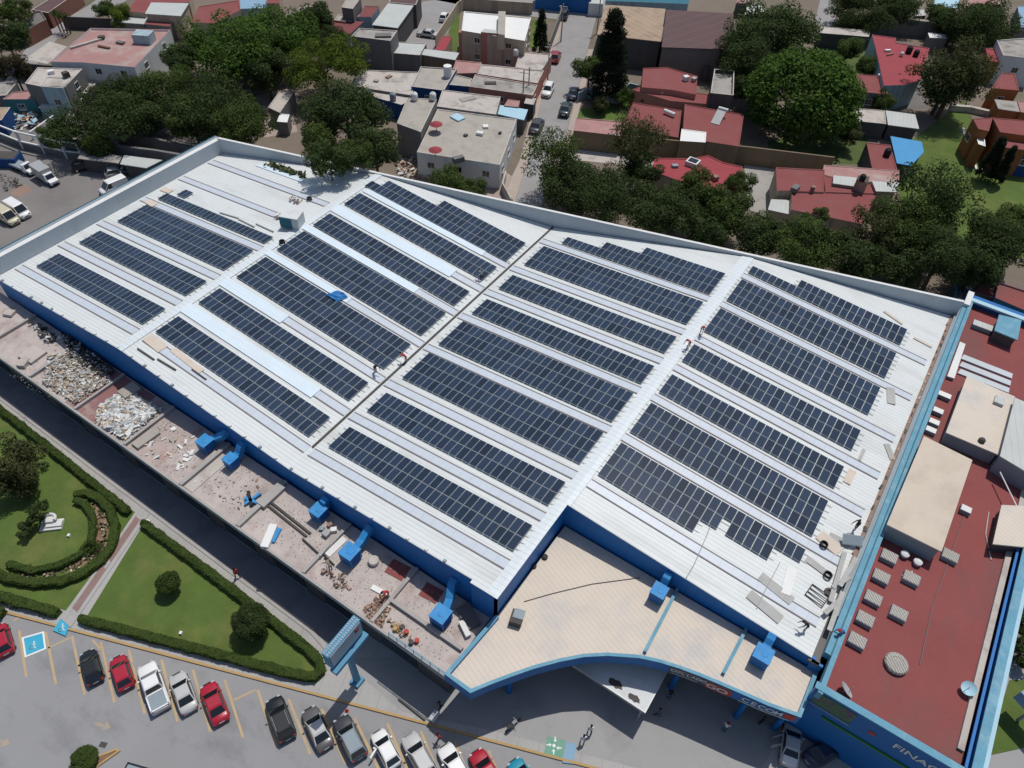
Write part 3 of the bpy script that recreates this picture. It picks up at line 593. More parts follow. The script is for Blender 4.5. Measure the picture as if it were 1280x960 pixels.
# ------------------------------------------------------------------ red-roofed shop on the right
rs = thing('red_roof_shop', 'blue-walled shop with dark red flat roof and vent boxes', 'building', (110, 30, 0))
RP = [(104.0, 5.95), (116.6, 5.95), (116.6, 66.2), (103.6, 66.2)]
b = MB(); b.prism([(104.6, 6.5), (115.6, 6.5), (115.6, 65.6), (104.4, 65.6)], 8.0, 8.35, 'red_floor'); b.build('roof', rs)
b = MB(); b.box((110.3, 6.05, 4.6), (12.8, .5, 9.2), 'blue_fascia'); b.box((116.35, 36, 4.6), (.5, 60, 9.2), 'blue_wall'); b.box((110, 66, 4.4), (12.6, .4, 8.8), 'blue_wall'); b.build('wall', rs)
b = MB(); b.box((110.3, 6.1, 9.25), (13.0, .62, .14), 'blue_light'); b.box((116.35, 36.2, 9.25), (.75, 59.7, .14), 'blue_light'); b.box((115.62, 36, 9.2), (.22, 59, .12), 'blue_wall'); b.box((117.0, 36, 8.6), (.5, 59, .3), 'blue_pale')
b.box((115.2, 34, 8.5), (.5, 52, .3), 'roof_pale'); b.build('parapet', rs)
b = MB(); b.box((104.35, 35.6, 8.7), (.42, 60, 1.1), 'blue_light'); b.box((103.85, 37.6, 8.62), (.55, 56.5, .9), 'blue_light'); b.box((103.38, 39.5, 8.42), (.42, 52, .5), 'cap_gray'); b.box((104.1, 37, 9.1), (.1, 55, .1), 'teal_dark')
b.build('dividing_parapet', rs)
b = MB(); b.box((110.2, 65.6, 9.2), (12.4, .7, .25), 'blue_pale'); b.box((110.5, 66.5, 8.9), (12.5, 1.0, .3), 'blue_fascia'); b.box((103.9, 65.4, 9.3), (.7, 3, .4), 'cap_white'); b.build('rear_parapet', rs)
b = MB(); b.box((105.9, 5.77, 7.95), (3.2, .06, 1.9), 'mural_green'); b.box((105.9, 5.74, 6.75), (3.4, .12, .14), 'cap_gray'); b.build('mural_panel', rs)
b = MB(); b.box((111.2, 5.70, 5.6), (11.0, .16, .18), 'stripe_green'); b.build('trim_stripe', rs)
text_part('FINAGAM', 1.12, 'letter_white', rs, (113.55, 5.76, 7.75), (1, 0, 0), (0, 0, 1), .03, 'lettering', 1.12)
b = MB(); b.add([(108.8, 5.76, 7.5), (109.2, 5.76, 7.85), (109.6, 5.76, 7.5), (109.2, 5.76, 7.15), (109.2, 5.70, 7.5)], [(0, 3, 4), (3, 2, 4), (2, 1, 4), (1, 0, 4)], 'letter_red'); b.build('emblem', rs)
def block(name, label, cat, px, ztop, zbot, wmat, rmat, over=.18, group=None):
    poly = P2(px, ztop); t = thing(name, label, cat, (*poly[0], zbot), group)
    q = MB(); q.prism(inset(poly, over), zbot, ztop-.15, wmat); q.build('wall', t); q = MB(); q.prism(poly, ztop-.16, ztop, rmat); q.build('roof', t); return t
pent = block('roof_penthouse', 'plain beige flat-topped penthouse in the middle of the red roof', 'penthouse', [(1155, 545), (1215.5, 575), (1177, 689.5), (1108.5, 655.5)], 10.6, 8.35, 'cap_gray', 'beige_plain')
p2 = block('roof_penthouse', 'beige ribbed penthouse with a skylight box behind the plain one', 'penthouse', [(1208.8, 470), (1268.7, 495.6), (1249, 568.8), (1182.5, 540.6)], 10.2, 8.35, 'cap_gray', 'beige_roof')
b = MB(); c = G(1249, 501, 10.4); b.box((c.x, c.y, 10.38), (1.0, 1.2, .38), 'roof_sheet'); b.build('skylight_box', p2)
c = G(1227, 551, 10.3); b = MB(); b.lathe((c.x, c.y, 10.2), [(.34, 0), (.36, .25), (.25, .42), (.05, .5)], 'gutter_dark', 12); b.build('roof_vent', p2)
block('roof_shed', 'pale grey sheet roof at the edge of the red roof', 'shed', [(1268.7, 497), (1300, 510), (1300, 600), (1250, 570)], 11.0, 8.35, 'cap_gray', 'roof_sheet')
block('roof_shed', 'small ribbed beige shed on the red roof near blue parapet', 'shed', [(1252, 631), (1290, 633), (1282, 684), (1241, 680)], 9.9, 8.35, 'wall_dark', 'beige_roof')
block('roof_shed', 'light blue sheet canopy on the shaded end of red roof', 'shed', [(1249, 393), (1277, 400), (1272, 425), (1243, 413)], 10.0, 8.35, 'wall_dark', 'blue_light')
for i in range(3):
    o = 9*i; block('white_roof_strip', ('uppermost of three long white panels beside the ribbed penthouse', 'middle one of three long white panels beside the ribbed penthouse', 'lowest of three long white panels beside the ribbed penthouse')[i], 'roof panel',
      [(1205-2*i, 443+o), (1266-2*i, 467+o), (1265-2*i, 473+o), (1201-2*i, 448+o)], 8.55, 8.36, 'cap_gray', 'parapet_white', .05, 'white panels on red roof')
block('tank_cover', 'grey-white box near the far corner of the shaded red roof', 'box', [(1218, 399), (1243, 408), (1240, 414), (1216, 405)], 9.0, 8.36, 'cap_gray', 'roof_sheet', .03)
block('flat_plinth', 'narrow cream plinth along the blue dividing parapet', 'plinth', [(1200, 427), (1207, 430), (1193, 473), (1184, 470)], 8.8, 8.36, 'cap_gray', 'cap_white', .02)
def ventbox(px, label, s=(1.15, 1.15), rz=0.0, group='mesh vent boxes on the red roof', mn='grille_gray', h=.55):
    c = G(*px, 8.35+h); t = thing('vent_box', label, 'vent', (c.x, c.y, 8.35), group)
    q = MB(); q.box((c.x, c.y, 8.35+h/2), (s[0], s[1], h), 'cap_gray', rz); q.build('housing', t)
    q = MB(); q.box((c.x, c.y, 8.36+h), (s[0]*.92, s[1]*.92, .06), mn, rz); q.build('mesh_top', t)
for px, l in (((1102, 720), 'mesh vent box, second in the column beside the parapet'), ((1092, 747), 'mesh vent box in the middle of the parapet column'), ((1082, 773), 'mesh vent box one before the last in the parapet column'), ((1072, 800), 'mesh vent box nearest the satellite dish'),
              ((1112, 695), 'mesh vent box in the shade of the plain penthouse'), ((1140, 722), 'mesh vent box standing apart, nearer the penthouse shade'), ((1124, 766), 'mesh vent box standing apart, nearer the round vent'), ((1188.5, 694), 'mesh vent box just right of the plain penthouse')):
    ventbox(px, l, (1.42, 1.15))
ventbox((1208, 636), 'small pale vent box close to the roof gutter', (1.0, .8), mn='cap_white')
for px, l in (((1180, 493), 'long white unit, uppermost in the narrow gap'), ((1173, 513), 'stained white unit in the narrow gap'), ((1168, 527), 'small white unit next to lowest in the narrow gap'), ((1164, 537), 'lowest small white unit by the penthouse corner')):
    ventbox(px, l, (1.6 if px[1] < 500 else 1.1, .8), 0, 'white units in the gap by the parapet', 'white_plain', .5)
c = G(1122, 828, 8.9); b = MB(); b.lathe((c.x, c.y, 8.35), [(.95, 0), (1.0, .35), (.9, .5), (.55, .56), (.5, .52), (.1, .58)], 'grille_gray', 20); b.obj('round_vent', 'big round grey vent on the red roof', 'vent', smooth=False)
for px, l in (((1131, 693), 'pale roof fan in the shade at the penthouse foot'), ((1147, 703), 'small pale roof fan nearer the penthouse corner')):
    c = G(*px, 8.7); t = thing('roof_fan', l, 'fan', (c.x, c.y, 8.35), 'roof fans by the penthouse'); b = MB(); b.lathe((c.x, c.y, 8.35), [(.28, 0), (.28, .35)], 'gray_metal', 12); b.build('base', t); b = MB(); b.lathe((c.x, c.y, 8.7), [(.42, 0), (.40, .18), (.15, .32)], 'cap_white', 12); b.build('cowl', t)
for pts_, l, mn in ((((1127, 719), (1137, 723), (1140, 714)), 'short bent white pipe between vent boxes', 'white_plain'), (((1207, 640), (1190, 690), (1165, 760), (1150, 830)), 'thin grey conduit running down the red roof', 'wall_gray'), (((1236, 640), (1232, 668), (1239, 700)), 'pale pipe beside the small ribbed shed', 'roof_pale'), (((1250, 590), (1272, 635)), 'white wire from the grey sheet roof to the ribbed shed', 'cap_white')):
    b = MB(); b.tube([G(*p, 8.42 if 'wire' not in l else 9.8) for p in pts_], .06 if 'conduit' not in l else .035, mn, 6); b.obj('roof_pipe', l, 'pipe')
def dish(px, label, z, r, mn, d=(-.5, -.7, .5)):
    c = G(*px, z+.6); t = thing('satellite_dish', label, 'dish', (c.x, c.y, z)); D = Vector(d).normalized(); q = MB()
    prof = [(0.02, 0), (r*.4, r*.05), (r*.75, r*.16), (r, r*.3)]; qq = MB(); qq.lathe((0, 0, 0), prof, mn, 18); mt = D.to_track_quat('Z', 'Y').to_matrix()
    q.add([mt @ Vector(v)+Vector((c.x, c.y, z+.6)) for v in qq.v], qq.f[:-1], mn); q.build('reflector', t)
    q = MB(); q.tube([(c.x, c.y, z), (c.x, c.y, z+.62)], .05, 'gray_metal', 8); q.build('mast', t)
    q = MB(); e_ = Vector((c.x, c.y, z+.6)); q.tube([e_+mt @ Vector((0, -r*.9, r*.25)), e_+D*r*1.1], .025, 'gray_metal', 6); q.build('feed_arm', t)
dish((1056, 863), 'grey satellite dish at the front corner of the red roof', 8.35, .7, 'gray_metal', (.5, .5, .7))
dish((1211, 861), 'pale blue dish near the right parapet of the red roof', 8.35, .6, 'blue_pale', (-.2, -.3, .9))
# ------------------------------------------------------------------ things lying on the white roof
def RP_(px, dz=0.0):
    z = 9.0
    for _ in range(6): p = G(*px, z); z = zr(p.x)+dz
    return Vector((p.x, p.y, z))
def lay(name, label, cat, a, c, wd, th, mname, group=None, dz=.05):
    """a flat board between two survey points on the roof"""
    A, B2 = RP_(a, dz), RP_(c, dz); d = B2-A; q = MB(); rot = d.to_track_quat('X', 'Z').to_matrix()
    q.box((A+B2)/2+Vector((0, 0, th/2)), (d.length, wd, th), mname, rot=rot); return q.obj(name, label, cat, group)
ac = RP_((365, 283)); t = thing('rooftop_unit', 'grey box unit with a dark blue front beside the ridge', 'air unit', ac)
b = MB(); b.box(ac+Vector((0, .3, 1.0)), (2.6, 2.0, 1.7), 'wall_white', .35); b.box(ac+Vector((0, .3, .12)), (2.2, 1.7, .2), 'gray_metal', .35); b.build('cabinet', t)
b = MB(); rt = Matrix.Rotation(.35, 3, 'Z'); b.box(ac+rt @ Vector((-.35, -.78, 1.0)), (1.7, .06, 1.5), 'teal_dark', .35); b.build('front_grille', t)
def cover(px, label):
    c = RP_(px); rn = random.Random(5); q = MB(); n = 7; vs_ = []
    for i in range(n):
        for j in range(n): vs_.append((c.x+(i-3)*.33*(1+.12*rn.random())+.1*j, c.y+(j-3)*.24, c.z+.12+.5*max(0, 1-((i-3)/3)**2)*rn.uniform(.5, 1.0)))
    q.add(vs_, [(i*n+j, (i+1)*n+j, (i+1)*n+j+1, i*n+j+1) for i in range(n-1) for j in range(n-1)], 'tarp_blue'); q.obj('tarp', label, 'tarp')
cover((418, 370), 'crumpled bright blue tarp between two arrays on the white roof')
for a, c, wd, l in (((184, 421), (204, 437), 1.3, 'pinkish board lying before the second-slope front array'), ((216, 437), (252, 465), .7, 'long pinkish board lying along the second-slope front array'), ((184, 251), (194, 257), 1.0, 'small tan sheet near the side parapet'), ((203, 236), (214, 240), 1.0, 'tan square sheet beside the topmost row'),
                    ((1037, 670), (1062, 682), .9, 'grey sheet left beside the worker carrying a panel'), ((1024, 668), (1050, 690), 1.3, 'tan wooden pallet boards with coiled cable on them') , ((1008, 698), (1040, 722), .7, 'pale board lying beyond the gapped array end'), ((950, 720), (990, 752), 1.0, 'grey worn sheet lying under the gapped array'), ((936, 742), (976, 775), 1.0, 'grey worn sheet close to the canopy-side roof edge'),
                    ((1113, 485), (1114, 505), .9, 'small grey sheet near the roof gutter'), ((1108, 555), (1116, 575), .6, 'pale plank by the edge gutter'), ((1058, 604), (1066, 588), .8, 'pinkish board by the fifth rightmost array end'), ((1080, 562), (1074, 576), .35, 'narrow metal strip on the roof beside the array end'), ((1105, 389), (1128, 405), .35, 'tan strip lying near the back parapet corner'), ((1142, 422), (1165, 434), .35, 'tan strip nearest the far roof corner')):
    lay('board', l, 'board', a, c, wd, .07, 'wood_gray' if 'grey' in l or 'pale' in l or 'metal' in l else ('cardboard'), 'loose boards on the white roof')
lay('loose_sheet', 'long white panel standing out below the gapped array', 'panel', (990, 711), (981, 743), .9, .1, 'white_plain')
for a, c, l in (((197, 449), (220, 463), 'dark pipe near the second-slope front array'), ((240, 462), (258, 475), 'dark pipe just before the front skylight'), ((193, 450), (172, 436), 'dark pipe by the pinkish boards'), ((275, 266), (298, 273), 'grey rail beside the topmost row, uppermost one'), ((298, 274), (318, 284), 'grey rail beside the topmost row, middle one'), ((320, 280), (342, 290), 'grey rail beside the topmost row by the box unit')):
    lay('loose_pipe', l, 'pipe', a, c, .16, .12, 'gray_metal' if 'rail' in l else 'gutter_dark', 'pipes and rails on the white roof')
fr = RP_((1021, 745)); t = thing('steel_frame', 'black empty steel frame lying near the roof corner', 'frame', fr); b = MB(); rt = Matrix.Rotation(-.15, 3, 'Z')
for p, s in (((-.85, 0), (.09, 1.5)), ((.85, 0), (.09, 1.5)), ((0, -.7), (1.7, .09)), ((0, .7), (1.7, .09)), ((0, .2), (1.6, .07)), ((0, -.25), (1.6, .07))):
    b.box(fr+rt @ Vector((p[0], p[1], .15)), (s[0], s[1], .08), 'gutter_dark', -.15)
b.build('bar', t)
c = RP_((1036, 741)); b = MB(); b.lathe(c, [(.42, .02), (.45, .12), (.42, .22), (.2, .24), (.18, .1)], 'gutter_dark', 16); b.obj('cable_reel', 'dark round reel touching the empty steel frame', 'reel')
for px, l, mn in (((1029, 682), 'coil of black cable on the tan pallet', 'black_plain'), ((387, 250), 'round grey-black drum beside the second-slope ridge', 'gutter_dark'), ((353, 304), 'black coil at the corner of the second-slope array', 'black_plain'), ((1034, 720), 'small dark coil on the pale board', 'black_plain')):
    c = RP_(px, .05); b = MB(); pts = [c+Vector((.34*math.cos(i*.6), .34*math.sin(i*.6), .05+.012*i)) for i in range(32)]; b.tube(pts, .06, mn, 6); b.obj('cable_coil', l, 'coil')
b = MB(); rn = random.Random(11); A, B2 = RP_((337, 206)), RP_((380, 221))
for k in range(90):
    f = rn.random(); c = A.lerp(B2, f)+Vector((rn.gauss(0, .25), rn.gauss(0, .35), rn.uniform(.1, .5))); b.box(c, (rn.uniform(.3, .8), .3, .06), 'plant_mix', rot=Euler((rn.gauss(0, .6), rn.gauss(0, .6), rn.uniform(0, 6))).to_matrix())
b.obj('branch_heap', 'heap of cut dark green branches by the bright white sheet', 'branches')
for a, c, l in (((352, 272), (352, 287), 'bundle of grey tools beside the box unit'), ((370, 252), (378, 258), 'grey and red tool bag near the back skylight')):
    A = RP_(a); b = MB(); rn = random.Random(len(l))
    for k in range(14): b.box(A+Vector((rn.uniform(-.9, .9), rn.uniform(-.6, .6), rn.uniform(.05, .35))), (rn.uniform(.3, 1.0), rn.uniform(.1, .3), .12), rn.choice(('gray_metal', 'wood_gray', 'cap_white', 'rust')), rot=Euler((rn.gauss(0, .3), rn.gauss(0, .3), rn.uniform(0, 6))).to_matrix())
    b.obj('tool_heap', l, 'tools')
for i, (a, c) in enumerate((((1056, 690), (1038, 752)), ((1062, 722), (1040, 735)), ((1050, 750), (1030, 768)), ((1052, 742), (1035, 790)), ((1068, 700), (1048, 735)))):
    A, B2 = G(*a, 8.6), G(*c, 8.6); d = B2-A; b = MB(); b.box((A+B2)/2+Vector((0, 0, .1*i)), (d.length, .42, .14), 'wood_gray', rot=d.to_track_quat('X', 'Z').to_matrix())
    b.obj('plank', ('long grey plank along the broken roof corner', 'short grey plank crossing the roof corner gap', 'lowest grey plank across the broken roof corner', 'steep grey plank reaching the corner worker', 'uppermost grey plank by the blue parapet')[i], 'plank', 'planks at the broken roof corner')
b = MB(); pts = [RP_(p, .12) for p in ((891, 650), (884, 668), (878, 682), (868, 705), (858, 722))]; b.tube(pts, .04, 'gray_metal', 6); b.obj('roof_cable', 'thin grey cable from the missing panel to the roof edge', 'cable')
b = MB(); pts = [RP_(p, .12) for p in ((975, 703), (966, 720), (958, 735), (946, 760))]; b.tube(pts, .035, 'gray_metal', 6); b.obj('roof_cable', 'thin grey cable beside the long white panel', 'cable')
b = MB(); b.tube([G(655, 752, 6.6), G(690, 742, 6.6), G(740, 730, 6.6), G(800, 722, 6.6)], .04, 'gutter_dark', 5); b.obj('canopy_cable', 'long dark cable across the beige canopy', 'cable')
c = G(646, 772, 7.1); t = thing('canopy_unit', 'small black and grey unit on the beige canopy', 'unit', (c.x, c.y, 6.55)); b = MB(); b.box((c.x, c.y, 6.95), (1.1, 1.3, .8), 'gutter_dark', .3); b.build('cabinet', t); b = MB(); b.box((c.x+.05, c.y+.3, 7.38), (1.0, .9, .06), 'cap_gray', .3); b.build('lid', t)
for px, l in (((667, 707), 'black disc on the canopy under the blue wall'), ((681, 696), 'small black disc higher on the canopy')):
    c = G(*px, 6.7); b = MB(); b.lathe((c.x, c.y, 6.55), [(.3, 0), (.3, .2), (.15, .25)], 'black_plain', 12); b.obj('black_disc', l, 'disc')
# terrace clutter
def tb(name, label, cat, px, size, mname, rz=0.0, z=FL, dz=0.0, group=None):
    c = G(*px, z+dz+size[2]); b = MB(); b.box((c.x, c.y, z+dz+size[2]/2), size, mname, rz); return b.obj(name, label, cat, group)
tb('concrete_slab', 'big pale slab lying at the far end of the terrace', 'slab', (40, 442), (2.4, 2.2, .35), 'roof_pale', .1); tb('concrete_slab', 'small pale block before the big slab', 'slab', (28, 452), (1.0, 1.3, .5), 'roof_pale', .5)
tb('concrete_slab', 'pale block before the first small divider wall', 'slab', (11, 390), (1.2, 1.0, .4), 'roof_pale', .4); tb('concrete_slab', 'long buff slab on the reddish terrace bay', 'slab', (182, 547), (1.2, 2.8, .35), 'roof_buff', -.05)
tb('concrete_slab', 'buff square plinth at the blue wall beside white sheets', 'slab', (161, 487), (1.6, 2.0, .6), 'roof_buff', -.05)
tb('white_cabinet', 'white narrow cabinet lying on the terrace', 'cabinet', (336, 669), (.8, 2.6, .5), 'white_plain', .45); tb('blue_crate', 'flat blue crate beside the white cabinet', 'crate', (343, 668), (.75, 1.6, .25), 'blue_bright', .35)
tb('pipe_beam', 'upper long dark pipe on the terrace', 'pipe', (361, 645), (6.4, .22, .2), 'gutter_dark', -.06); tb('pipe_beam', 'lower long dark pipe on the terrace', 'pipe', (357, 649), (6.2, .2, .2), 'gutter_dark', -.06)
tb('white_sheet', 'white sheet leaning by the shiny duct cooler', 'sheet', (420, 683), (.7, 2.4, .12), 'cap_white', -.05); tb('white_board', 'white board near the bending terrace worker', 'board', (474, 738), (1.7, .5, .15), 'white_plain', .1)
tb('red_sheet', 'red sheet in the shade under the blue wall', 'sheet', (497, 712), (2.0, 1.6, .05), 'red_floor', .1, group='red sheets in the wall shade'); tb('red_sheet', 'red sheet in the shade nearer the last cooler', 'sheet', (539, 741), (1.9, 1.5, .05), 'red_floor', .1, group='red sheets in the wall shade')
tb('dark_panel', 'dark leaning panel by the canopy parapet', 'panel', (585, 770), (2.4, 1.4, .3), 'concrete_dark', -.5); tb('white_cabinet', 'white cabinet beside the dark leaning panel', 'cabinet', (581, 785), (1.6, .5, .5), 'cap_white', -.5)
c = G(467, 701, FL+.3); b = MB(); b.lathe((c.x, c.y, FL), [(.5, 0), (.55, .4), (.48, .5)], 'roof_pale', 14); b.obj('concrete_drum', 'pale round drum on the terrace near the red sheet', 'drum')
for i, (px, s) in enumerate((((407, 666), .7), ((402, 660), .5), ((417, 661), .6), ((412, 655), .5))): tb('debris_box', ('grey box nearest the dark pipes', 'small grey box touching the dark pipe end', 'white and blue box behind the pipes', 'red-brown box behind the pipes')[i], 'box', px, (s, s*.8, s*.7), ('gray_metal', 'cap_gray', 'cap_white', 'rust')[i], .4*i, group='boxes by the terrace pipes')
for i, (px, mn) in enumerate((((494, 785), 'kerb_yellow'), ((503, 783), 'gutter_dark'), ((508, 789), 'letter_red'), ((514, 802), 'gutter_dark'), ((521, 800), 'letter_red'), ((404, 713), 'brick_red'))):
    c = G(*px, FL+.4); b = MB(); b.lathe((c.x, c.y, FL), [(.2, 0), (.23, .4), (.2, .42)], mn, 10); b.obj('paint_pail', ('yellow pail on the terrace heap', 'black pail behind the yellow one', 'red pail beside the black one', 'black pail by the railing end', 'red pail by the railing end', 'brick-red pail by the scrap pile')[i], 'pail', 'pails on the terrace')
b = MB(); pts = [(G(378, 673, FL+.2)), G(400, 693, FL+.25)]; b.tube(pts, .08, 'gutter_dark', 5); b.tube([G(402, 690, FL+.2), G(418, 706, FL+.2)], .07, 'gutter_dark', 5); b.tube([G(400, 695, FL+.45), G(412, 680, FL+.45)], .1, 'gray_metal', 5); b.obj('scrap_bars', 'crossed dark scrap bars over the terrace divider', 'scrap')
b = MB(); c = G(313, 625, FL+.3)
for a in (.2, 1.4, 2.6): b.box((c.x+.25*math.cos(a), c.y+.25*math.sin(a), FL+.25), (1.9, .3, .25), 'blue_bright' if a != 2.6 else 'black_plain', a)
b.obj('broken_frame', 'broken blue and black frame pieces on the terrace', 'frame')
# ------------------------------------------------------------------ people
def skin_mesh(joints, edges, root):
    me = bpy.data.meshes.new('body'); names = list(joints); me.from_pydata([joints[n][0] for n in names], [(names.index(a), names.index(c)) for a, c in edges], [])
    o = bpy.data.objects.new('tmp', me); C.objects.link(o); o.modifiers.new('s', 'SKIN'); o.modifiers.new('d', 'SUBSURF').levels = 1
    for i, n in enumerate(names):
        r = joints[n][1]; me.skin_vertices[0].data[i].radius = (r, r) if not isinstance(r, tuple) else r; me.skin_vertices[0].data[i].use_root = (n == root)
    bpy.context.view_layer.update(); out = bpy.data.meshes.new_from_object(o.evaluated_get(bpy.context.evaluated_depsgraph_get())); bpy.data.objects.remove(o)
    return out
ED = [('pelvis', 'waist'), ('waist', 'chest'), ('chest', 'neck'), ('neck', 'head'), ('head', 'crown')] + [e for s in 'lr' for e in (('chest', 'sh'+s), ('sh'+s, 'el'+s), ('el'+s, 'ha'+s), ('ha'+s, 'fi'+s), ('pelvis', 'hi'+s), ('hi'+s, 'kn'+s), ('kn'+s, 'an'+s), ('an'+s, 'to'+s))]
def pose(kind):
    st = {'stand': (.05, .05, 0, .1), 'walk': (.24, -.22, .03, .35), 'bend': (.06, -.04, .9, .6), 'carry': (.12, -.12, .15, .9)}[kind]
    lean = st[2]; pz = .92 if kind != 'bend' else .84
    def up(h, dx=0.0): return (math.sin(lean)*h+dx, 0, pz+math.cos(lean)*h)
    J = {'pelvis': ((0, 0, pz), (.14, .11)), 'waist': (up(.18), (.125, .10)), 'chest': (up(.42), (.15, .11)), 'neck': (up(.57), .055), 'head': (up(.68, .02), .085), 'crown': (up(.80, .03), .07)}
    for s, y, f in (('l', 1, st[0]), ('r', -1, st[1])):
        cx = up(.48); J['sh'+s] = ((cx[0], .19*y, cx[2]), .06); rch = st[3]*(1 if kind in ('bend', 'carry') else (-1 if f > 0 else 1))
        el = (cx[0]+rch*.3, .25*y, cx[2]-.25); ha = (cx[0]+rch*.62, .22*y, cx[2]-(.46 if kind != 'carry' else .3)); J['el'+s] = (el, .045); J['ha'+s] = (ha, .034); J['fi'+s] = ((ha[0]+.05, ha[1], ha[2]-.1), .026)
        J['hi'+s] = ((0, .09*y, pz-.06), .09); J['kn'+s] = ((f*.7+.04, .10*y, .48), .062); J['an'+s] = ((f, .10*y, .07), .042); J['to'+s] = ((f+.17, .10*y, .04), .035)
    return J, pz, lean
_bod = {}
def person(px, label, kind, shirt, trouser, z=0.0, face=(0, -1), hat=None, roofpt=False, group='people'):
    if kind not in _bod:
        J, pz, lean = pose(kind); me = skin_mesh(J, ED, 'pelvis')
        for k in ('cloth_white', 'cloth_blue', 'skin', 'black_plain'): me.materials.append(M[k])
        hands = [Vector(J[n][0]) for n in ('fil', 'fir', 'hal', 'har')]; hd = Vector(J['head'][0])
        for p in me.polygons:
            c = p.center; ax = Vector((math.sin(lean), 0, math.cos(lean))); h = (c-Vector((0, 0, pz))).dot(ax)
            if (c-hd).length < .2 and h > .55: k = 2
            elif min((c-q).length for q in hands) < .09: k = 2
            elif c.z < .09: k = 3
            elif h > -.02 and c.z > .55: k = 0
            else: k = 1
            p.material_index = k; p.use_smooth = True
        _bod[kind] = (me, J['head'][0], J['crown'][0])
    me, hd, cr = _bod[kind]; p = RP_(px, .1) if roofpt else G(*px, z); rz = math.atan2(face[1], face[0])
    t = thing('person', label, 'person', p, group, rz); t.scale = (1.08,)*3
    o = link_mesh('body', me, t)
    for i, mn in ((0, shirt), (1, trouser)): o.material_slots[i].link = 'OBJECT'; o.material_slots[i].material = M[mn]
    q = MB(); d = (Vector(cr)-Vector(hd)).normalized(); c = Vector(hd)+d*.03
    if hat: q.lathe(c+d*.03, [(.16, 0), (.16, .02), (.115, .03), (.11, .09), (.05, .13)], hat, 12); q.build('cap', t, local=True)
    else: q.lathe(c+d*.0, [(.098, -.02), (.108, .05), (.09, .11), (.04, .14)], 'hair', 12); q.build('hair', t, local=True)
    return t
person((877, 415), 'crouching worker in pink shirt beside the second rightmost array', 'bend', 'cloth_pink', 'cloth_gray', roofpt=True, face=(.4, -1), hat='cloth_red')
person((861, 433), 'crouching worker in pink shirt on the ridge walkway', 'bend', 'cloth_pink', 'cloth_khaki', roofpt=True, face=(-.3, -1), hat='cloth_red')
person((508, 453), 'worker in red shirt standing at the dark valley gutter', 'bend', 'cloth_red', 'cloth_khaki', roofpt=True, face=(-1, -.3))
person((469, 464), 'worker in black on the skylight beside the dark gutter', 'bend', 'cloth_black', 'cloth_black', roofpt=True, face=(1, -.3))
person((602, 350), 'worker in grey kneeling at the end of an array', 'bend', 'cloth_gray', 'cloth_black', roofpt=True, face=(-1, .3))
person((1068, 662), 'worker in black carrying a loose solar panel', 'carry', 'cloth_black', 'cloth_black', roofpt=True, face=(-.6, -1))
q = RP_((1066, 675), .75); b = MB(); rot = Euler((.55, 0, .45)).to_matrix(); b.box(q, (1.9, 1.0, .05), 'panel_frame', rot=rot); b.box(q+rot @ Vector((0, 0, .03)), (1.8, .9, .03), 'cap_gray', rot=rot); b.obj('carried_panel', 'loose grey solar panel held by the worker in black', 'solar panel')
person((1007, 787), 'worker in dark clothes at the roof edge above blue wall', 'bend', 'cloth_black', 'cloth_khaki', roofpt=True, face=(-1, -.5))
person((1051, 795), 'worker in red cap at the broken roof corner', 'bend', 'cloth_blue', 'cloth_gray', z=8.4, face=(-1, -1), hat='cloth_red')
person((486, 745), 'terrace worker in red bending over the brick rubble', 'bend', 'cloth_red', 'cloth_gray', z=FL, face=(-.3, -1))
person((414, 713), 'terrace worker in khaki by the scrap bars', 'bend', 'cloth_khaki', 'cloth_black', z=FL, face=(-1, .2))
person((737, 916), 'pedestrian in white shirt walking ahead on the forecourt', 'walk', 'cloth_white', 'cloth_black', z=.13, face=(-.5, 1))
person((728, 928), 'pedestrian in white shirt walking behind another', 'walk', 'cloth_white', 'cloth_gray', z=.13, face=(-.5, 1))
person((551, 886), 'person in black pushing a cart under the shade edge', 'walk', 'cloth_black', 'cloth_black', z=.13, face=(-.2, -1))
person((549, 925), 'person in red top and grey trousers by yellow kerb', 'walk', 'cloth_red', 'cloth_gray', z=.01, face=(-.4, -1))
person((822, 895), 'person in dark blue at the tip of the awning', 'walk', 'cloth_blue', 'cloth_black', z=.13, face=(-1, 0))
person((836, 872), 'person in black deep in the awning shade', 'stand', 'cloth_black', 'cloth_blue', z=.13, face=(0, -1))
person((905, 912), 'person in white with red cap in the canopy shade', 'stand', 'cloth_white', 'cloth_blue', z=.13, face=(0, -1), hat='cloth_red')
person((950, 905), 'person in black clothes near the grey car with doors open', 'stand', 'cloth_black', 'cloth_black', z=.13, face=(-1, 0))
person((298, 722), 'person in dark red on the lane beside the hedge', 'walk', 'cloth_red', 'cloth_black', z=.13, face=(-1, 0))
c = G(543, 896, .8); t = thing('shopping_cart', 'shiny shopping cart at the edge of the building shade', 'cart', (c.x, c.y, .13)); b = MB(); b.box((c.x, c.y, .75), (.55, .9, .06), 'chrome'); b.box((c.x, c.y, .95), (.6, .95, .3), 'lamp_glass'); b.build('basket', t)
b = MB(); [b.tube([(c.x+dx, c.y+dy, .2), (c.x+dx, c.y+dy, .75)], .03, 'gray_metal', 6) for dx in (-.25, .25) for dy in (-.4, .4)]; b.build('leg', t)
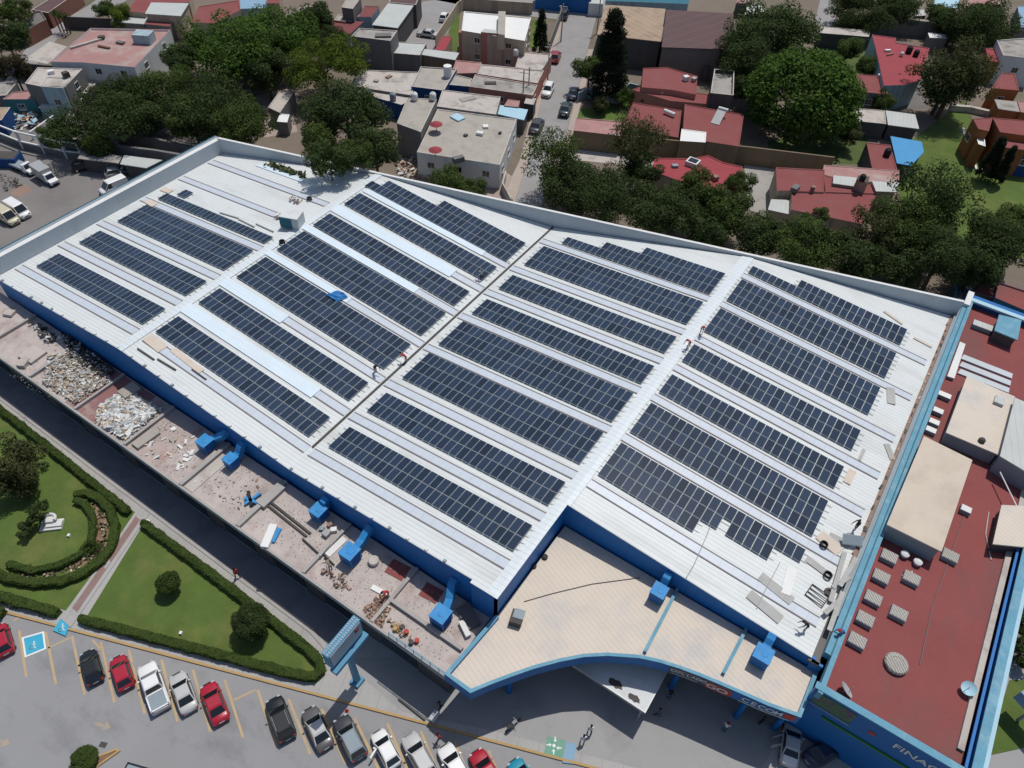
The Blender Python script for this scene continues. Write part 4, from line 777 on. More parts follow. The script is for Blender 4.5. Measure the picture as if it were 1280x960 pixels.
# motorcycle with rider standing left of the forecourt
c = G(641, 908, .13); t = thing('motorcycle', 'dark motorcycle parked on the forecourt by the green marking', 'motorcycle', c, None, R(75))
for s in (-.62, .62):
    b = MB(); b.tube([(s+.27*math.cos(i*.5236), 0, .30+.27*math.sin(i*.5236)) for i in range(13)], .055, 'tyre', 6); b.build('wheel', t, local=True)
b = MB(); b.tube([(-.6, 0, .35), (-.1, 0, .55), (.35, 0, .75), (.55, 0, .4)], .07, 'black_plain', 6); b.box((-.05, 0, .4), (.4, .22, .3), 'gray_metal'); b.build('frame', t, local=True)
b = MB(); b.box((-.35, 0, .78), (.65, .26, .12), 'black_plain'); b.build('seat', t, local=True); b = MB(); b.tube([(.3, -.36, 1.0), (.38, 0, .95), (.3, .36, 1.0)], .03, 'gray_metal', 6); b.build('handlebar', t, local=True)
b = MB(); b.box((.15, 0, .85), (.42, .26, .2), 'paint_navy'); b.build('fuel_tank', t, local=True)
# ------------------------------------------------------------------ vehicles
PROF = { # length, width, belt stations (x, half width share, z top of lower body) nose at +x ; cabin: x rear-bottom, rear-top, front-top, front-bottom, roof z
 'sedan': (4.35, 1.75, [(-2.17, .80, .72), (-2.05, .93, .88), (-1.5, .98, .95), (-.6, 1, .93), (.5, 1, .92), (1.1, .99, .88), (1.75, .94, .78), (2.05, .84, .66), (2.17, .70, .52)], (-1.55, -.85, .35, 1.05, 1.42)),
 'hatch': (3.75, 1.66, [(-1.87, .82, .80), (-1.75, .94, .92), (-1.2, .99, .95), (-.4, 1, .93), (.5, 1, .92), (1.0, .98, .88), (1.5, .92, .78), (1.77, .82, .66), (1.87, .66, .52)], (-1.72, -1.25, .25, .95, 1.48)),
 'suv': (4.4, 1.82, [(-2.2, .84, .90), (-2.08, .95, 1.02), (-1.4, .99, 1.05), (-.4, 1, 1.04), (.6, 1, 1.03), (1.2, .99, 1.0), (1.8, .94, .92), (2.1, .85, .80), (2.2, .72, .60)], (-2.05, -1.7, .25, 1.0, 1.70)),
 'pickup': (5.3, 1.9, [(-2.65, .93, .98), (-2.5, .98, 1.0), (-1.2, 1, 1.0), (0, 1, 1.02), (.9, 1, 1.02), (1.5, .99, 1.0), (2.2, .95, .92), (2.52, .87, .80), (2.65, .74, .6)], (-.75, -.55, .65, 1.35, 1.75)),
 'van': (4.5, 1.8, [(-2.25, .93, 1.0), (-2.15, .98, 1.05), (-1.2, 1, 1.05), (0, 1, 1.05), (1.0, 1, 1.03), (1.5, .98, .98), (1.95, .93, .88), (2.17, .86, .75), (2.25, .74, .6)], (-2.2, -2.05, .85, 1.6, 1.95)),
}
_cm = {}
def car_parts(kind, open_doors=False):
    if kind in _cm: return _cm[kind]
    L, W, st, cab = PROF[kind]; hw = W/2; parts = []; zb = .26
    q = MB(); vs_ = []; n = 10
    xs = np.linspace(st[0][0], st[-1][0], 19); sx = [s[0] for s in st]
    for x in xs:
        k = np.interp(x, sx, [s[1] for s in st])*hw; zt = np.interp(x, sx, [s[2] for s in st])
        vs_ += [(x, -k*.90, zb), (x, -k, zb+.18), (x, -k, zt*.72), (x, -k*.94, zt*.93), (x, -k*.80, zt), (x, k*.80, zt), (x, k*.94, zt*.93), (x, k, zt*.72), (x, k, zb+.18), (x, k*.90, zb)]
    m = len(xs); q.add(vs_, [(i*n+j, i*n+(j+1) % n, (i+1)*n+(j+1) % n, (i+1)*n+j) for i in range(m-1) for j in range(n)] + [list(range(n))[::-1], [(m-1)*n+j for j in range(n)]], 'paint_red')
    if kind == 'pickup':       # open bed
        pass
    parts.append(('body', q, True))
    xr, xrt, xft, xf, zt = cab; kb = .90*hw; kt = .74*hw if kind != 'van' else .84*hw; zbelt = np.interp(0, sx, [s[2] for s in st])-.03
    q = MB(); B = [(xr, -kb, zbelt), (xf, -kb, zbelt), (xf, kb, zbelt), (xr, kb, zbelt)]; T = [(xrt, -kt, zt-.07), (xft, -kt, zt-.07), (xft, kt, zt-.07), (xrt, kt, zt-.07)]; T2 = [(xrt+.14, -kt+.12, zt), (xft-.16, -kt+.12, zt), (xft-.16, kt-.12, zt), (xrt+.14, kt-.12, zt)]
    q.add(B+T+T2, [(0, 1, 5, 4), (1, 2, 6, 5), (2, 3, 7, 6), (3, 0, 4, 7), (4, 5, 9, 8), (5, 6, 10, 9), (6, 7, 11, 10), (7, 4, 8, 11), (8, 9, 10, 11)], 'paint_red'); parts.append(('cabin', q, False))
    def pane(a, b_, c, d, ins, off):
        a, b_, c, d = map(Vector, (a, b_, c, d)); ce = (a+b_+c+d)/4; nn = (b_-a).cross(d-a).normalized(); out = [ce+(p-ce)*ins+nn*off for p in (a, b_, c, d)]; bk = [p-nn*.02 for p in out]
        g = MB(); g.add(out+bk, [(0, 1, 2, 3), (7, 6, 5, 4), (0, 4, 5, 1), (1, 5, 6, 2), (2, 6, 7, 3), (3, 7, 4, 0)], 'glass_dark'); return g
    parts.append(('windscreen', pane(B[1], B[2], T[2], T[1], .90, .012), False)); parts.append(('rear_window', pane(B[3], B[0], T[0], T[3], .86, .012), False))
    for s, (i, j) in (('l', (0, 1)), ('r', (2, 3))):
        if kind == 'van':
            a = Vector(B[1 if s == 'l' else 2]); a.x -= .05
            P = ((.35, -kb, zbelt), B[1], T[1], (.35, -kt, zt-.07)) if s == 'l' else (B[2], (.35, kb, zbelt), (.35, kt, zt-.07), T[2])
            parts.append(('side_window', pane(*P, .84, .012), False))
        else: parts.append(('side_window', pane(B[i], B[j], T[j], T[i], .88, .012), False))
    for sx_ in (-1, 1):
        for sy in (-1, 1):
            q = MB(); x = L*.31*sx_+(.05 if sx_ > 0 else 0); y = sy*(hw-.10); q.tube([(x, y-.09, .31), (x, y+.09, .31)], .31, 'tyre', 16); q.tube([(x, y-.10, .31), (x, y+.10, .31)], .18, 'chrome', 10); parts.append(('wheel', q, False))
    zn = np.interp(xs[-3], sx, [s[2] for s in st])
    for sy in (-1, 1):
        q = MB(); q.box((L/2-.17, sy*hw*.60, zn-.16), (.20, .26, .12), 'lamp_glass', -sy*.45); parts.append(('headlight', q, False))
        q = MB(); q.box((-L/2+.08, sy*hw*.72, st[0][2]-.06), (.16, .22, .18), 'lamp_red', sy*.25); parts.append(('tail_light', q, False))
        q = MB(); q.box((xf-.42, sy*(hw+.06), zbelt+.08), (.14, .18, .13), 'paint_red'); parts.append(('mirror', q, False))
    q = MB(); q.box((L/2-.05, 0, .55), (.10, hw*.85, .16), 'black_plain'); q.box((L/2-.03, 0, .40), (.10, hw*1.1, .07), 'black_plain'); parts.append(('grille', q, False))
    q = MB(); q.box((-L/2-.005, 0, .62), (.03, .5, .15), 'frame_white'); parts.append(('number_plate', q, False))
    q = MB(); [q.box((0, s*hw*.985, .36), (L*.42, .06, .12), 'black_plain') for s in (-1, 1)]; parts.append(('side_sill', q, False))
    if kind == 'pickup':
        q = MB(); q.box((-1.72, 0, 1.035), (1.55, 1.45, .05), 'cap_gray')
        for a in (((-1.72, .80), (1.72, .13)), ((-1.72, -.80), (1.72, .13)), ((-2.56, 0), (.13, 1.7)), ((-.90, 0), (.10, 1.6))): q.box((*a[0], 1.06), (*a[1], .12), 'paint_red')
        parts.append(('load_bed', q, False))
    if kind == 'suv':
        q = MB(); [q.tube([(-1.4, s*.62, 1.74), (.1, s*.62, 1.74)], .025, 'gray_metal', 6) for s in (-1, 1)]; parts.append(('roof_rail', q, False))
    _cm[kind] = [(nm, q.mesh(nm, smooth=sm), ) for nm, q, sm in parts]; return _cm[kind]
def hd(a, c): A, B2 = G(*a, .8), G(*c, .8); return math.degrees(math.atan2(B2.y-A.y, B2.x-A.x))
def car(kind, px, paint, label, head, group='cars parked along the kerb', z=.01, sc_=1.0, roofpaint=None, skip=()):
    p = G(*px, z+.8); t = thing({'sedan': 'sedan_car', 'hatch': 'hatchback_car', 'suv': 'suv_car', 'pickup': 'pickup_truck', 'van': 'delivery_van'}[kind], label, {'pickup': 'pickup truck', 'van': 'van'}.get(kind, 'car'), (p.x, p.y, z), group, R(head)); t.scale = (sc_*.95,)*3
    for nm, me in car_parts(kind):
        if nm in skip: continue
        o = link_mesh(nm, me, t)
        for i, sl in enumerate(o.material_slots):
            if sl.material.name == 'paint_red': sl.link = 'OBJECT'; sl.material = M[roofpaint if (roofpaint and nm == 'cabin') else paint]
    return t
HD = 158
car('hatch', (1, 798), 'paint_red', 'red hatchback beside the blue access bay', 161)
car('hatch', (113, 832), 'paint_black', 'black compact car, first one past the access bay', HD)
car('hatch', (151, 839), 'paint_red', 'red hatchback between the black compact and white pickup', HD)
car('pickup', (191, 857), 'paint_carwhite', 'white double-cab pickup in the parked row', HD)
car('sedan', (228, 864), 'paint_silver', 'silver sedan between the white pickup and red sedan', HD)
car('sedan', (267, 877), 'paint_red', 'red sedan beside the empty parking bay', HD)
car('suv', (350, 897), 'paint_black', 'black car with boxy roof, first past the empty bay', 155)
car('sedan', (396, 909), 'paint_gray', 'dark grey sedan with pale roof, touched by the sign shadow', HD, roofpaint='paint_silver')
car('suv', (437, 921), 'paint_charcoal', 'charcoal car with blue-grey roof next to sign shadow', HD, roofpaint='cap_gray')
wc = car('hatch', (482, 935), 'paint_carwhite', 'white car with its driver door open', HD)
b = MB(); b.box((.15, 1.15, .72), (.16, .95, .75), 'paint_carwhite', .5); b.build('door', wc, local=True)
car('suv', (524, 944), 'paint_silver', 'silver car between the two white cars', HD)
car('sedan', (569, 957), 'paint_carwhite', 'white car next to the red one by the shade tip', HD)
car('sedan', (609, 964), 'paint_red', 'red car, last but one along the kerb', HD)
car('hatch', (655, 972), 'paint_teal', 'teal-blue car, only its nose showing', HD)
car('pickup', (187, 976), 'paint_black', 'black pickup cut off by the bottom edge', 20, None)
od = car('sedan', (990, 928), 'paint_silver', 'silver-blue car with all its doors open under the canopy', 103, 'cars at the canopy', .13, 1.0)
for (x, y, a) in ((.35, .95, 55), (.35, -.95, -55), (-.55, .95, 60), (-.55, -.95, -60)):
    b = MB(); k = R(180-a) if y > 0 else R(180-a); dx, dy = math.cos(k)*.5, math.sin(abs(k))*.5*(1 if y > 0 else -1); b.box((x+dx, y*.95+dy, .72), (1.0, .07, .75), 'paint_silver', math.atan2(dy, dx)); b.build('door', od, local=True)
b = MB(); b.add([(-2.1, -.6, .95), (-1.2, -.66, 1.02), (-1.2, .66, 1.02), (-2.1, .6, .95), (-2.15, -.6, .90), (-1.2, -.66, .98), (-1.2, .66, .98), (-2.15, .6, .90)], [(0, 3, 2, 1), (4, 5, 6, 7), (0, 1, 5, 4), (1, 2, 6, 5), (2, 3, 7, 6), (3, 0, 4, 7)], 'paint_carwhite'); b.build('trunk_lid', od, local=True)
car('sedan', (1032, 938), 'paint_navy', 'dark navy car in the deep canopy shade', 60, 'cars at the canopy', .13)
SG = 'vehicles on the side street'
car('hatch', (694, 70), 'paint_red_dark', 'red car parked on the side street near the cypress garden', 113, SG, sc_=1.35)
car('suv', (685, 112), 'paint_carwhite', 'white car driving down the side street', -70, SG, sc_=1.12)
car('sedan', (707, 135), 'paint_green_dark', 'dark green car parked beside the pale garden wall', 112, SG, sc_=1.3)
car('sedan', (671, 156), 'paint_charcoal', 'charcoal car parked at the near end of the street', 109, SG, sc_=1.3)
car('sedan', (717, 115), 'paint_navy', 'navy car in the shade of the tall conifer', 112, SG, sc_=1.2)
car('suv', (705, 17), 'paint_charcoal', 'charcoal car at the top corner of the street', 113, SG, sc_=1.2)
car('sedan', (534, 41), 'paint_silver', 'silver car alone in the grey courtyard', 199, 'cars in the courtyard', sc_=1.15)
car('hatch', (556, 20), 'paint_carwhite', 'white car at the courtyard wall', 110, 'cars in the courtyard', sc_=1.15)
car('suv', (608, 3), 'paint_carwhite', 'white car by the garden wall at the top edge', 20, 'cars on the back road', sc_=1.2); car('suv', (588, 1), 'paint_red_dark', 'dark red car at the top edge', 20, 'cars on the back road', sc_=1.2)
car('van', (22, 262), 'paint_carwhite', 'white van parked in the side yard', hd((14, 254), (34, 266)), 'vehicles in the side yard', sc_=1.1)
car('van', (8, 270), 'paint_cream', 'cream van beside the white one in the side yard', hd((0, 264), (20, 276)), 'vehicles in the side yard', sc_=1.1)
car('van', (142, 233), 'paint_carwhite', 'white van half hidden behind the store parapet', hd((155, 228), (126, 240)), 'vehicles in the side yard', sc_=1.1)
car('sedan', (155, 212), 'paint_navy', 'navy car under the tree and carport', 60, 'vehicles in the side yard', sc_=1.1); car('hatch', (146, 214), 'paint_silver', 'silver car under the carport roof', 60, 'vehicles in the side yard', sc_=1.1)
car('hatch', (104, 206), 'paint_black', 'black car in the tree shade by the carport', 60, 'vehicles in the side yard', sc_=1.1)
def head(a, c): A, B2 = G(*a, .8), G(*c, .8); return math.degrees(math.atan2(B2.y-A.y, B2.x-A.x))
def truck(px, label, boxmat, head, flat=False):
    p = G(*px, .8); t = thing('box_truck' if not flat else 'flatbed_truck', label, 'truck', (p.x, p.y, .01), 'vehicles in the side yard', R(head)); t.scale = (.84,)*3
    q = MB(); q.box((-.9, 0, 1.75) if not flat else (-.9, 0, 1.0), (4.0, 2.2, 2.2) if not flat else (4.0, 2.0, .5), boxmat); q.build('cargo_box', t, local=True)
    q = MB(); q.add([(1.15, -.95, .5), (3.3, -.9, .5), (3.3, .9, .5), (1.15, .95, .5), (1.15, -.95, 1.25), (3.3, -.85, 1.05), (3.3, .85, 1.05), (1.15, .95, 1.25), (1.15, -.85, 2.1), (1.75, -.8, 2.1), (1.75, .8, 2.1), (1.15, .85, 2.1), (2.25, -.9, 1.25), (2.25, .9, 1.25)],
        [(0, 3, 2, 1), (0, 1, 5, 12, 4), (3, 7, 13, 6, 2), (1, 2, 6, 5), (5, 6, 13, 12), (4, 12, 9, 8), (7, 11, 10, 13), (12, 13, 10, 9), (8, 9, 10, 11), (0, 4, 8, 11, 7, 3)], 'paint_carwhite'); q.build('cab', t, local=True)
    q = MB(); q.add([(2.24, -.78, 1.3), (2.24, .78, 1.3), (1.80, .7, 2.02), (1.80, -.7, 2.02)], [(0, 1, 2, 3)], 'glass_dark'); q.v = [(x+.03, y, z+.02) for x, y, z in q.v]; q.build('windscreen', t, local=True)
    for x in (2.5, -1.9, -1.0):
        for y in (-.9, .9): q = MB(); q.tube([(x, y-.13, .42), (x, y+.13, .42)], .42, 'tyre', 14); q.build('wheel', t, local=True)
    q = MB(); q.box((.4, 0, .55), (6.0, .9, .2), 'black_plain'); q.build('chassis', t, local=True)
truck((57, 220), 'white truck with grey cargo box in the side yard', 'paint_boxgray', head((40, 209), (72, 230)))
truck((28, 208), 'smaller white flatbed truck beside the blue skip', 'cap_gray', head((12, 203), (38, 214), ), True)
# ------------------------------------------------------------------ pylon sign
c = G(447, 852, .12); t = thing('pylon_sign', 'tall light blue pylon sign casting a long shadow on the lot', 'sign', c)
A = G(404, 800, 8.0); B2 = G(441, 770, 8.0); A = G(424, 822, 7.2); B2 = G(453, 787, 7.2); d = Vector((B2.x-A.x, B2.y-A.y, 0)).normalized(); nrm = Vector((d.y, -d.x, 0)); top = c+Vector((0, 0, 5.4))
b = MB(); b.tube([c+Vector((0, 0, -.02)), c+Vector((0, 0, 7.0))], [.36, .30], 'sign_blue', 4); b.box(c+Vector((0, 0, .2)), (1.0, 1.0, .4), 'sign_blue', math.atan2(d.y, d.x)); b.build('pole', t)
rz = math.atan2(d.y, d.x); b = MB(); b.box(c+Vector((0, 0, 7.1))+nrm*.3, (4.2, .7, .45), 'sign_blue', rz); b.build('cross_beam', t)
b = MB(); b.box(c+Vector((0, 0, 8.75))-nrm*.2, (4.0, .75, 2.3), 'sign_blue', rz); b.build('sign_box', t)
b = MB(); b.box(c+nrm*.21+Vector((0, 0, 8.75)), (3.7, .06, 2.0), 'sign_face', rz); b.build('sign_panel', t)
b = MB(); b.box(c+nrm*.26+d*1.3+Vector((0, 0, 9.2)), (.42, .04, .6), 'gutter_dark', rz); b.box(c+nrm*.30+d*1.3+Vector((0, 0, 9.3)), (.18, .04, .3), 'letter_red', rz); b.build('emblem', t)
b = MB(); rn = random.Random(4)
for k in range(34): b.box(c+d*(-1.85+(k//2)*.23)+nrm*(-.38+.36*(k % 2))+Vector((0, 0, 9.92)), (.14, .2, .04), 'sign_face', rz+rn.uniform(-.4, .4))
b.build('top_cover', t)
# ------------------------------------------------------------------ vegetation
def cards(P, Nrm, size, seed):
    """leaf-clump faces as numpy arrays: centres, normals"""
    rs = np.random.RandomState(seed); n = len(P); t = rs.normal(size=(n, 3)); t -= Nrm*(t*Nrm).sum(1)[:, None]; t /= np.linalg.norm(t, axis=1)[:, None]+1e-9
    u = np.cross(Nrm, t); s = size*(.55+.9*rs.rand(n))[:, None]; a = s*(.7+.5*rs.rand(n)[:, None])
    v = np.stack([P-t*s, P-u*a*.62+t*s*.1, P+t*s, P+u*a*.62-t*s*.1], 1).reshape(-1, 3); return v
def leaf_mesh(name, v, mname, extra=None):
    n = len(v)//4; me = bpy.data.meshes.new(name); me.vertices.add(n*4); me.vertices.foreach_set('co', v.astype(np.float32).ravel()); me.loops.add(n*4); me.loops.foreach_set('vertex_index', np.arange(n*4, dtype=np.int32))
    me.polygons.add(n); me.polygons.foreach_set('loop_start', np.arange(0, n*4, 4, dtype=np.int32)); me.update(calc_edges=True); me.materials.append(M[mname]); return me
def crown(seed, nclump, nleaf, leaf, kind='round'):
    rs = np.random.RandomState(seed); cl = []
    wob = .78+.42*rs.rand(3)
    for i in range(nclump):
        d = rs.normal(size=3); d /= np.linalg.norm(d); r = .45+.50*rs.rand()**.7
        if kind == 'round': c = d*(r+.12*rs.randn())*np.array([wob[0], wob[1], .78*wob[2]]); cr = .16+.24*rs.rand()
        elif kind == 'dome':
            z_ = -.5+1.48*rs.rand(); a = rs.rand()*6.283; r2 = math.sqrt(max(0, 1-min(1, z_)**2)); d = np.array([math.cos(a)*r2, math.sin(a)*r2, z_]); c = d*np.array([.90, .90, .62])*(.82+.18*rs.rand()**.5); cr = .15+.08*rs.rand()
        elif kind == 'sparse': c = d*(.35+.6*rs.rand())*np.array([1, 1, .9]); cr = .16+.14*rs.rand()
        elif kind == 'column': z = rs.rand()*2-1; k = (1-((z+1)/2)**1.6)*.85+.10; a = rs.rand()*6.28; c = np.array([math.cos(a)*k*.8, math.sin(a)*k*.8, z*2.1]); cr = .24+.16*rs.rand()
        elif kind == 'ball': c = d*.62; cr = .40
        cl.append((c, cr))
    P = []; Nn = []
    for c, cr in cl:
        m = max(8, int(nleaf/nclump*(cr/.3)**2)); d = rs.normal(size=(m, 3)); d /= np.linalg.norm(d, axis=1)[:, None]; rr = cr*(.72+.36*rs.rand(m))[:, None]
        p = c+d*rr*np.array([1, 1, .8]); nn = d*.8+rs.normal(size=(m, 3))*.42+np.array([0, 0, .35]); nn /= np.linalg.norm(nn, axis=1)[:, None]; P.append(p); Nn.append(nn)
    return cards(np.concatenate(P), np.concatenate(Nn), leaf, seed+1)
_cr = {}
def crown_mesh(kind, size, mname, var):
    key = (kind, size, mname, var)
    if key not in _cr:
        n, l, k = {'s': (3200, .072, 16), 'm': (11000, .042, 40), 'l': (21000, .030, 64)}[size]
        if kind == 'sparse': n, k = int(n*.62), int(k*1.0)
        if kind == 'dome': n, k, l = int(n*3.0), 190, l*1.02
        if kind == 'column': n, k = int(n*2.4), 110
        if kind == 'ball': n, k, l = int(n*2.2), 34, l*.85
        _cr[key] = leaf_mesh('crown', crown(hash((kind, size, var)) % 1000 if False else 17*var+{'s': 1, 'm': 2, 'l': 3}[size]*101+len(kind), k, n, l, kind), mname)
    return _cr[key]
_tn = 0
def tree(px, rpx, hc, mname, label, kind='round', cat='tree', name='tree', sq=1.0, group=None, trunk=True):
    """crown centre seen at px, crown radius in photo pixels, crown centre height"""
    global _tn; _tn += 1
    p = G(*px, hc); rad = rpx/ppm(p); t = thing(name, label, cat, (p.x, p.y, 0), group)
    size = 's' if rad < 1.9 else ('m' if rad < 4.6 else 'l'); o = link_mesh('crown', crown_mesh(kind, size, mname, _tn % 3), t, (0, 0, hc), random.uniform(0, 6.28)); o.scale = (rad, rad*random.uniform(.92, 1.08), rad*sq)
    if trunk:
        q = MB(); r0 = max(.10, rad*.055); rn = random.Random(_tn); q.tube([(0, 0, 0), (rn.uniform(-.1, .1), rn.uniform(-.1, .1), hc*.45), (0, 0, hc*.8)], [r0*1.3, r0, r0*.6], 'bark', 8)
        for i in range(6):
            a = i*1.05+rn.random(); L = rad*rn.uniform(.4, .75); z0 = hc*rn.uniform(.45, .7); q.tube([(0, 0, z0), (math.cos(a)*L*.5, math.sin(a)*L*.5, z0+rad*sq*.25), (math.cos(a)*L, math.sin(a)*L, hc+rad*sq*rn.uniform(-.1, .4))], [r0*.5, r0*.35, r0*.12], 'bark', 6)
        q.build('trunk', t, local=True)
    return t
TG = 'trees behind the store'
for a in (
 ((118, 150), 40, 6, 'leaf_dark', 'dark tree overhanging the side yard fence', 'round'), ((150, 120), 34, 6, 'leaf_dark', 'dark tree before the pale house with pink roof', 'round'), ((205, 112), 36, 6, 'leaf_mid', 'mid green tree right of the pale house wall', 'round'),
 ((262, 128), 42, 6, 'leaf_dark', 'broad dull tree in the middle of the left wood', 'round'), ((178, 140), 30, 5, 'leaf_dark', 'dark tree in the shaded hollow above the stone wall', 'round'), ((225, 80), 26, 6, 'leaf_dark', 'dark tree at the red roof corner', 'round'),
 ((285, 60), 52, 7, 'leaf_bright', 'large bright green tree under the top red roofs', 'round'), ((340, 45), 46, 7, 'leaf_bright', 'large green tree left of the orange house', 'round'), ((332, 88), 28, 6, 'leaf_dark', 'dark tree below the orange house', 'round'),
 ((403, 78), 36, 7, 'leaf_light', 'yellow-green tree before the tall grey wall', 'round'), ((300, 155), 40, 6, 'leaf_mid', 'mid green tree next to the store parapet corner', 'round'), ((432, 140), 44, 7.5, 'leaf_dark', 'broad dark tree touching the store parapet', 'round'),
 ((398, 168), 28, 6, 'leaf_mid', 'lower part tree leaning over the white roof', 'round'), ((411, 197), 26, 13.5, 'leaf_dark', 'tree casting its shade on the white roof', 'round'), ((440, 196), 22, 12.5, 'leaf_mid', 'tree overhanging the parapet beside the stepped array', 'round'), ((468, 180), 34, 8, 'leaf_dark', 'dark tree beside the grey tall block', 'round'),
 ((310, 60), 34, 8, 'leaf_mid', 'green tree between the two large bright ones', 'round'), ((240, 150), 30, 6, 'leaf_mid', 'mid green tree above the planted stone wall', 'round'), ((120, 178), 22, 4, 'leaf_mid', 'small tree rooted at the carport roof', 'round'),
 ((4, 42), 26, 7, 'leaf_dark', 'dark tree at the top left corner', 'round'), ((15, 84), 21, 5, 'leaf_brown', 'brownish tree beside the left road', 'round'), ((132, 10), 14, 5, 'leaf_mid', 'round tree at the end of the left road', 'round'), ((18, 12), 20, 6, 'leaf_mid', 'green tree behind the brown brick yard', 'round'),
 ((150, 20), 16, 4, 'leaf_light', 'light tree beside the pale sheet roof', 'round'), ((395, 20), 24, 6, 'leaf_dark', 'dark tree behind the orange house', 'round'), ((410, 45), 18, 5, 'leaf_dark', 'dark tree beside the dark red roof', 'round'), ((64, 168), 16, 3, 'leaf_mid', 'shrubby tree on the white yard fence', 'round'),
 ((560, 226), 24, 3.5, 'leaf_mid', 'bushy small tree in the pinkish lot', 'round'), ((592, 236), 17, 3, 'leaf_mid', 'smaller bush in the pinkish lot near the parapet', 'round'),
 ((750, 130), 11, 2, 'leaf_olive', 'clipped olive bush beside the pale garden wall', 'ball'), ((738, 84), 21, 5, 'leaf_mid', 'rounded tree left of the tall conifer', 'round'), ((780, 118), 14, 2.5, 'leaf_mid', 'shrub between the conifer and pink house', 'round'), ((808, 122), 9, 2.5, 'leaf_mid', 'small shrub in the pink house court', 'round'),
 ((692, 196), 42, 7.5, 'leaf_mid', 'wide tree at the end of the street', 'sparse'), ((715, 232), 40, 6, 'leaf_dark', 'dark tree behind the store under the street', 'round'), ((797, 172), 40, 9, 'leaf_olive', 'thin olive tree in front of the pink house', 'sparse'), ((762, 240), 38, 6.5, 'leaf_dark', 'dark tree below the thin olive one', 'round'),
 ((830, 262), 40, 6.5, 'leaf_dark', 'dark green tree under the bright red roof', 'round'), ((870, 240), 30, 6.5, 'leaf_mid', 'mid green tree covering the bright red roof edge', 'round'), ((905, 262), 34, 6, 'leaf_mid', 'mid green tree right of the bright red roof', 'round'), ((926, 228), 18, 4.5, 'leaf_mid', 'small tree at the brown wall bend', 'round'),
 ((800, 215), 26, 5, 'leaf_dark', 'dark small tree behind the thin olive one', 'round'), ((950, 290), 34, 6, 'leaf_dark', 'dark tree left of the round one by the parapet', 'round'), ((1005, 305), 42, 6.5, 'leaf_mid', 'rounded tree under the large red roof', 'round'), ((1020, 268), 14, 4, 'leaf_mid', 'small tree poking over the large red roof edge', 'round'), ((880, 285), 30, 5, 'leaf_dark', 'dark tree close to the parapet ridge end', 'round'),
 ((968, 42), 52, 8, 'leaf_dark', 'tall dull dark tree right of the brown roof', 'round'), ((930, 72), 34, 7, 'leaf_dark', 'dark tree touching the brown roof edge', 'round'), ((945, 110), 26, 5, 'leaf_dark', 'dark tree left of the great domed one', 'round'), ((1004, 122), 72, 6.5, 'leaf_bright', 'great bright domed tree in the right gardens', 'dome'),
 ((1060, 62), 18, 4, 'leaf_mid', 'small tree in the shaded garden by pale wall', 'round'), ((1085, 80), 16, 3.5, 'leaf_mid', 'shrub tree beside the red roof with tanks', 'round'), ((1198, 92), 46, 9, 'leaf_olive', 'large olive tree covering the right red roof', 'sparse'), ((1185, 100), 36, 7, 'leaf_dark', 'dark heart tree beneath the large olive one', 'round'),
 ((1075, 14), 30, 5, 'leaf_dark', 'dark tree behind the grey boundary wall', 'round'), ((1120, 10), 30, 5, 'leaf_dark', 'dark tree right of the pale lane', 'round'), ((1175, 22), 20, 4, 'leaf_mid', 'mid green tree by the small sheds', 'round'), ((1232, 28), 36, 6, 'leaf_dark', 'dark tree cluster at the top right corner', 'round'), ((1195, 30), 22, 5, 'leaf_dark', 'dark tree left of the top right cluster', 'round'),
 ((1062, 168), 15, 3, 'leaf_olive', 'olive shrub before the grey-pink roof', 'round'), ((1105, 125), 16, 3, 'leaf_mid', 'shrub tree under the right red roof', 'round'), ((1098, 285), 34, 7, 'leaf_olive', 'sparse tree over the end of large red roof', 'sparse'), ((1060, 320), 38, 6, 'leaf_dark', 'dark tree by the parapet below the red roof', 'round'),
 ((1165, 250), 56, 8, 'leaf_dark', 'large dark tree left of the lawn path', 'sparse'), ((1140, 280), 44, 7, 'leaf_mid', 'mid green tree under the large dark one', 'round'), ((1178, 318), 42, 6.5, 'leaf_dark', 'dark tree above the teal fence yard', 'round'), ((1120, 330), 36, 5, 'leaf_dark', 'dark tree near the far roof corner parapet', 'round'), ((1248, 300), 44, 7, 'leaf_dark', 'dark tree at the right edge under the lawn', 'round'),
 ((1262, 280), 30, 7, 'leaf_mid', 'mid green tree on the lawn at the right edge', 'round'), ((1225, 325), 36, 6, 'leaf_dark', 'dark tree behind the shaded red yards', 'round'), ((1120, 105), 16, 3, 'leaf_mid', 'small shrub tree beside the grey red-roofed shed', 'round')):
    tree(a[0], a[1], a[2], a[3], a[4], a[5], group=TG, sq=(1.0 if a[5] != 'round' else .95))
for px, r, h, l, sq in (((764, 68), 24, 9, 'tall dark conifer beside the side street', 1.0), ((676, 38), 10, 5, 'slim dark cypress in the walled garden', 1.2), ((1242, 196), 11, 4.5, 'dark cypress at the orange house corner', 1.1), ((1256, 205), 10, 4, 'second dark cypress against the orange house', 1.1)):
    tree(px, r, h, 'leaf_conifer', l, 'column', name='conifer', group='conifers', sq=sq)
c = G(80, 42, 0); t = thing('palm_tree', 'dark spiky palm clump by the left road', 'palm', c); q = MB()
for k in range(4): q.tube([c+Vector((k*.7-1, .3*k, 0)), c+Vector((k*.9-1.2, .3*k, 3.5))], .15, 'bark', 6)
q.build('trunk', t); q = MB(); rn = random.Random(8)
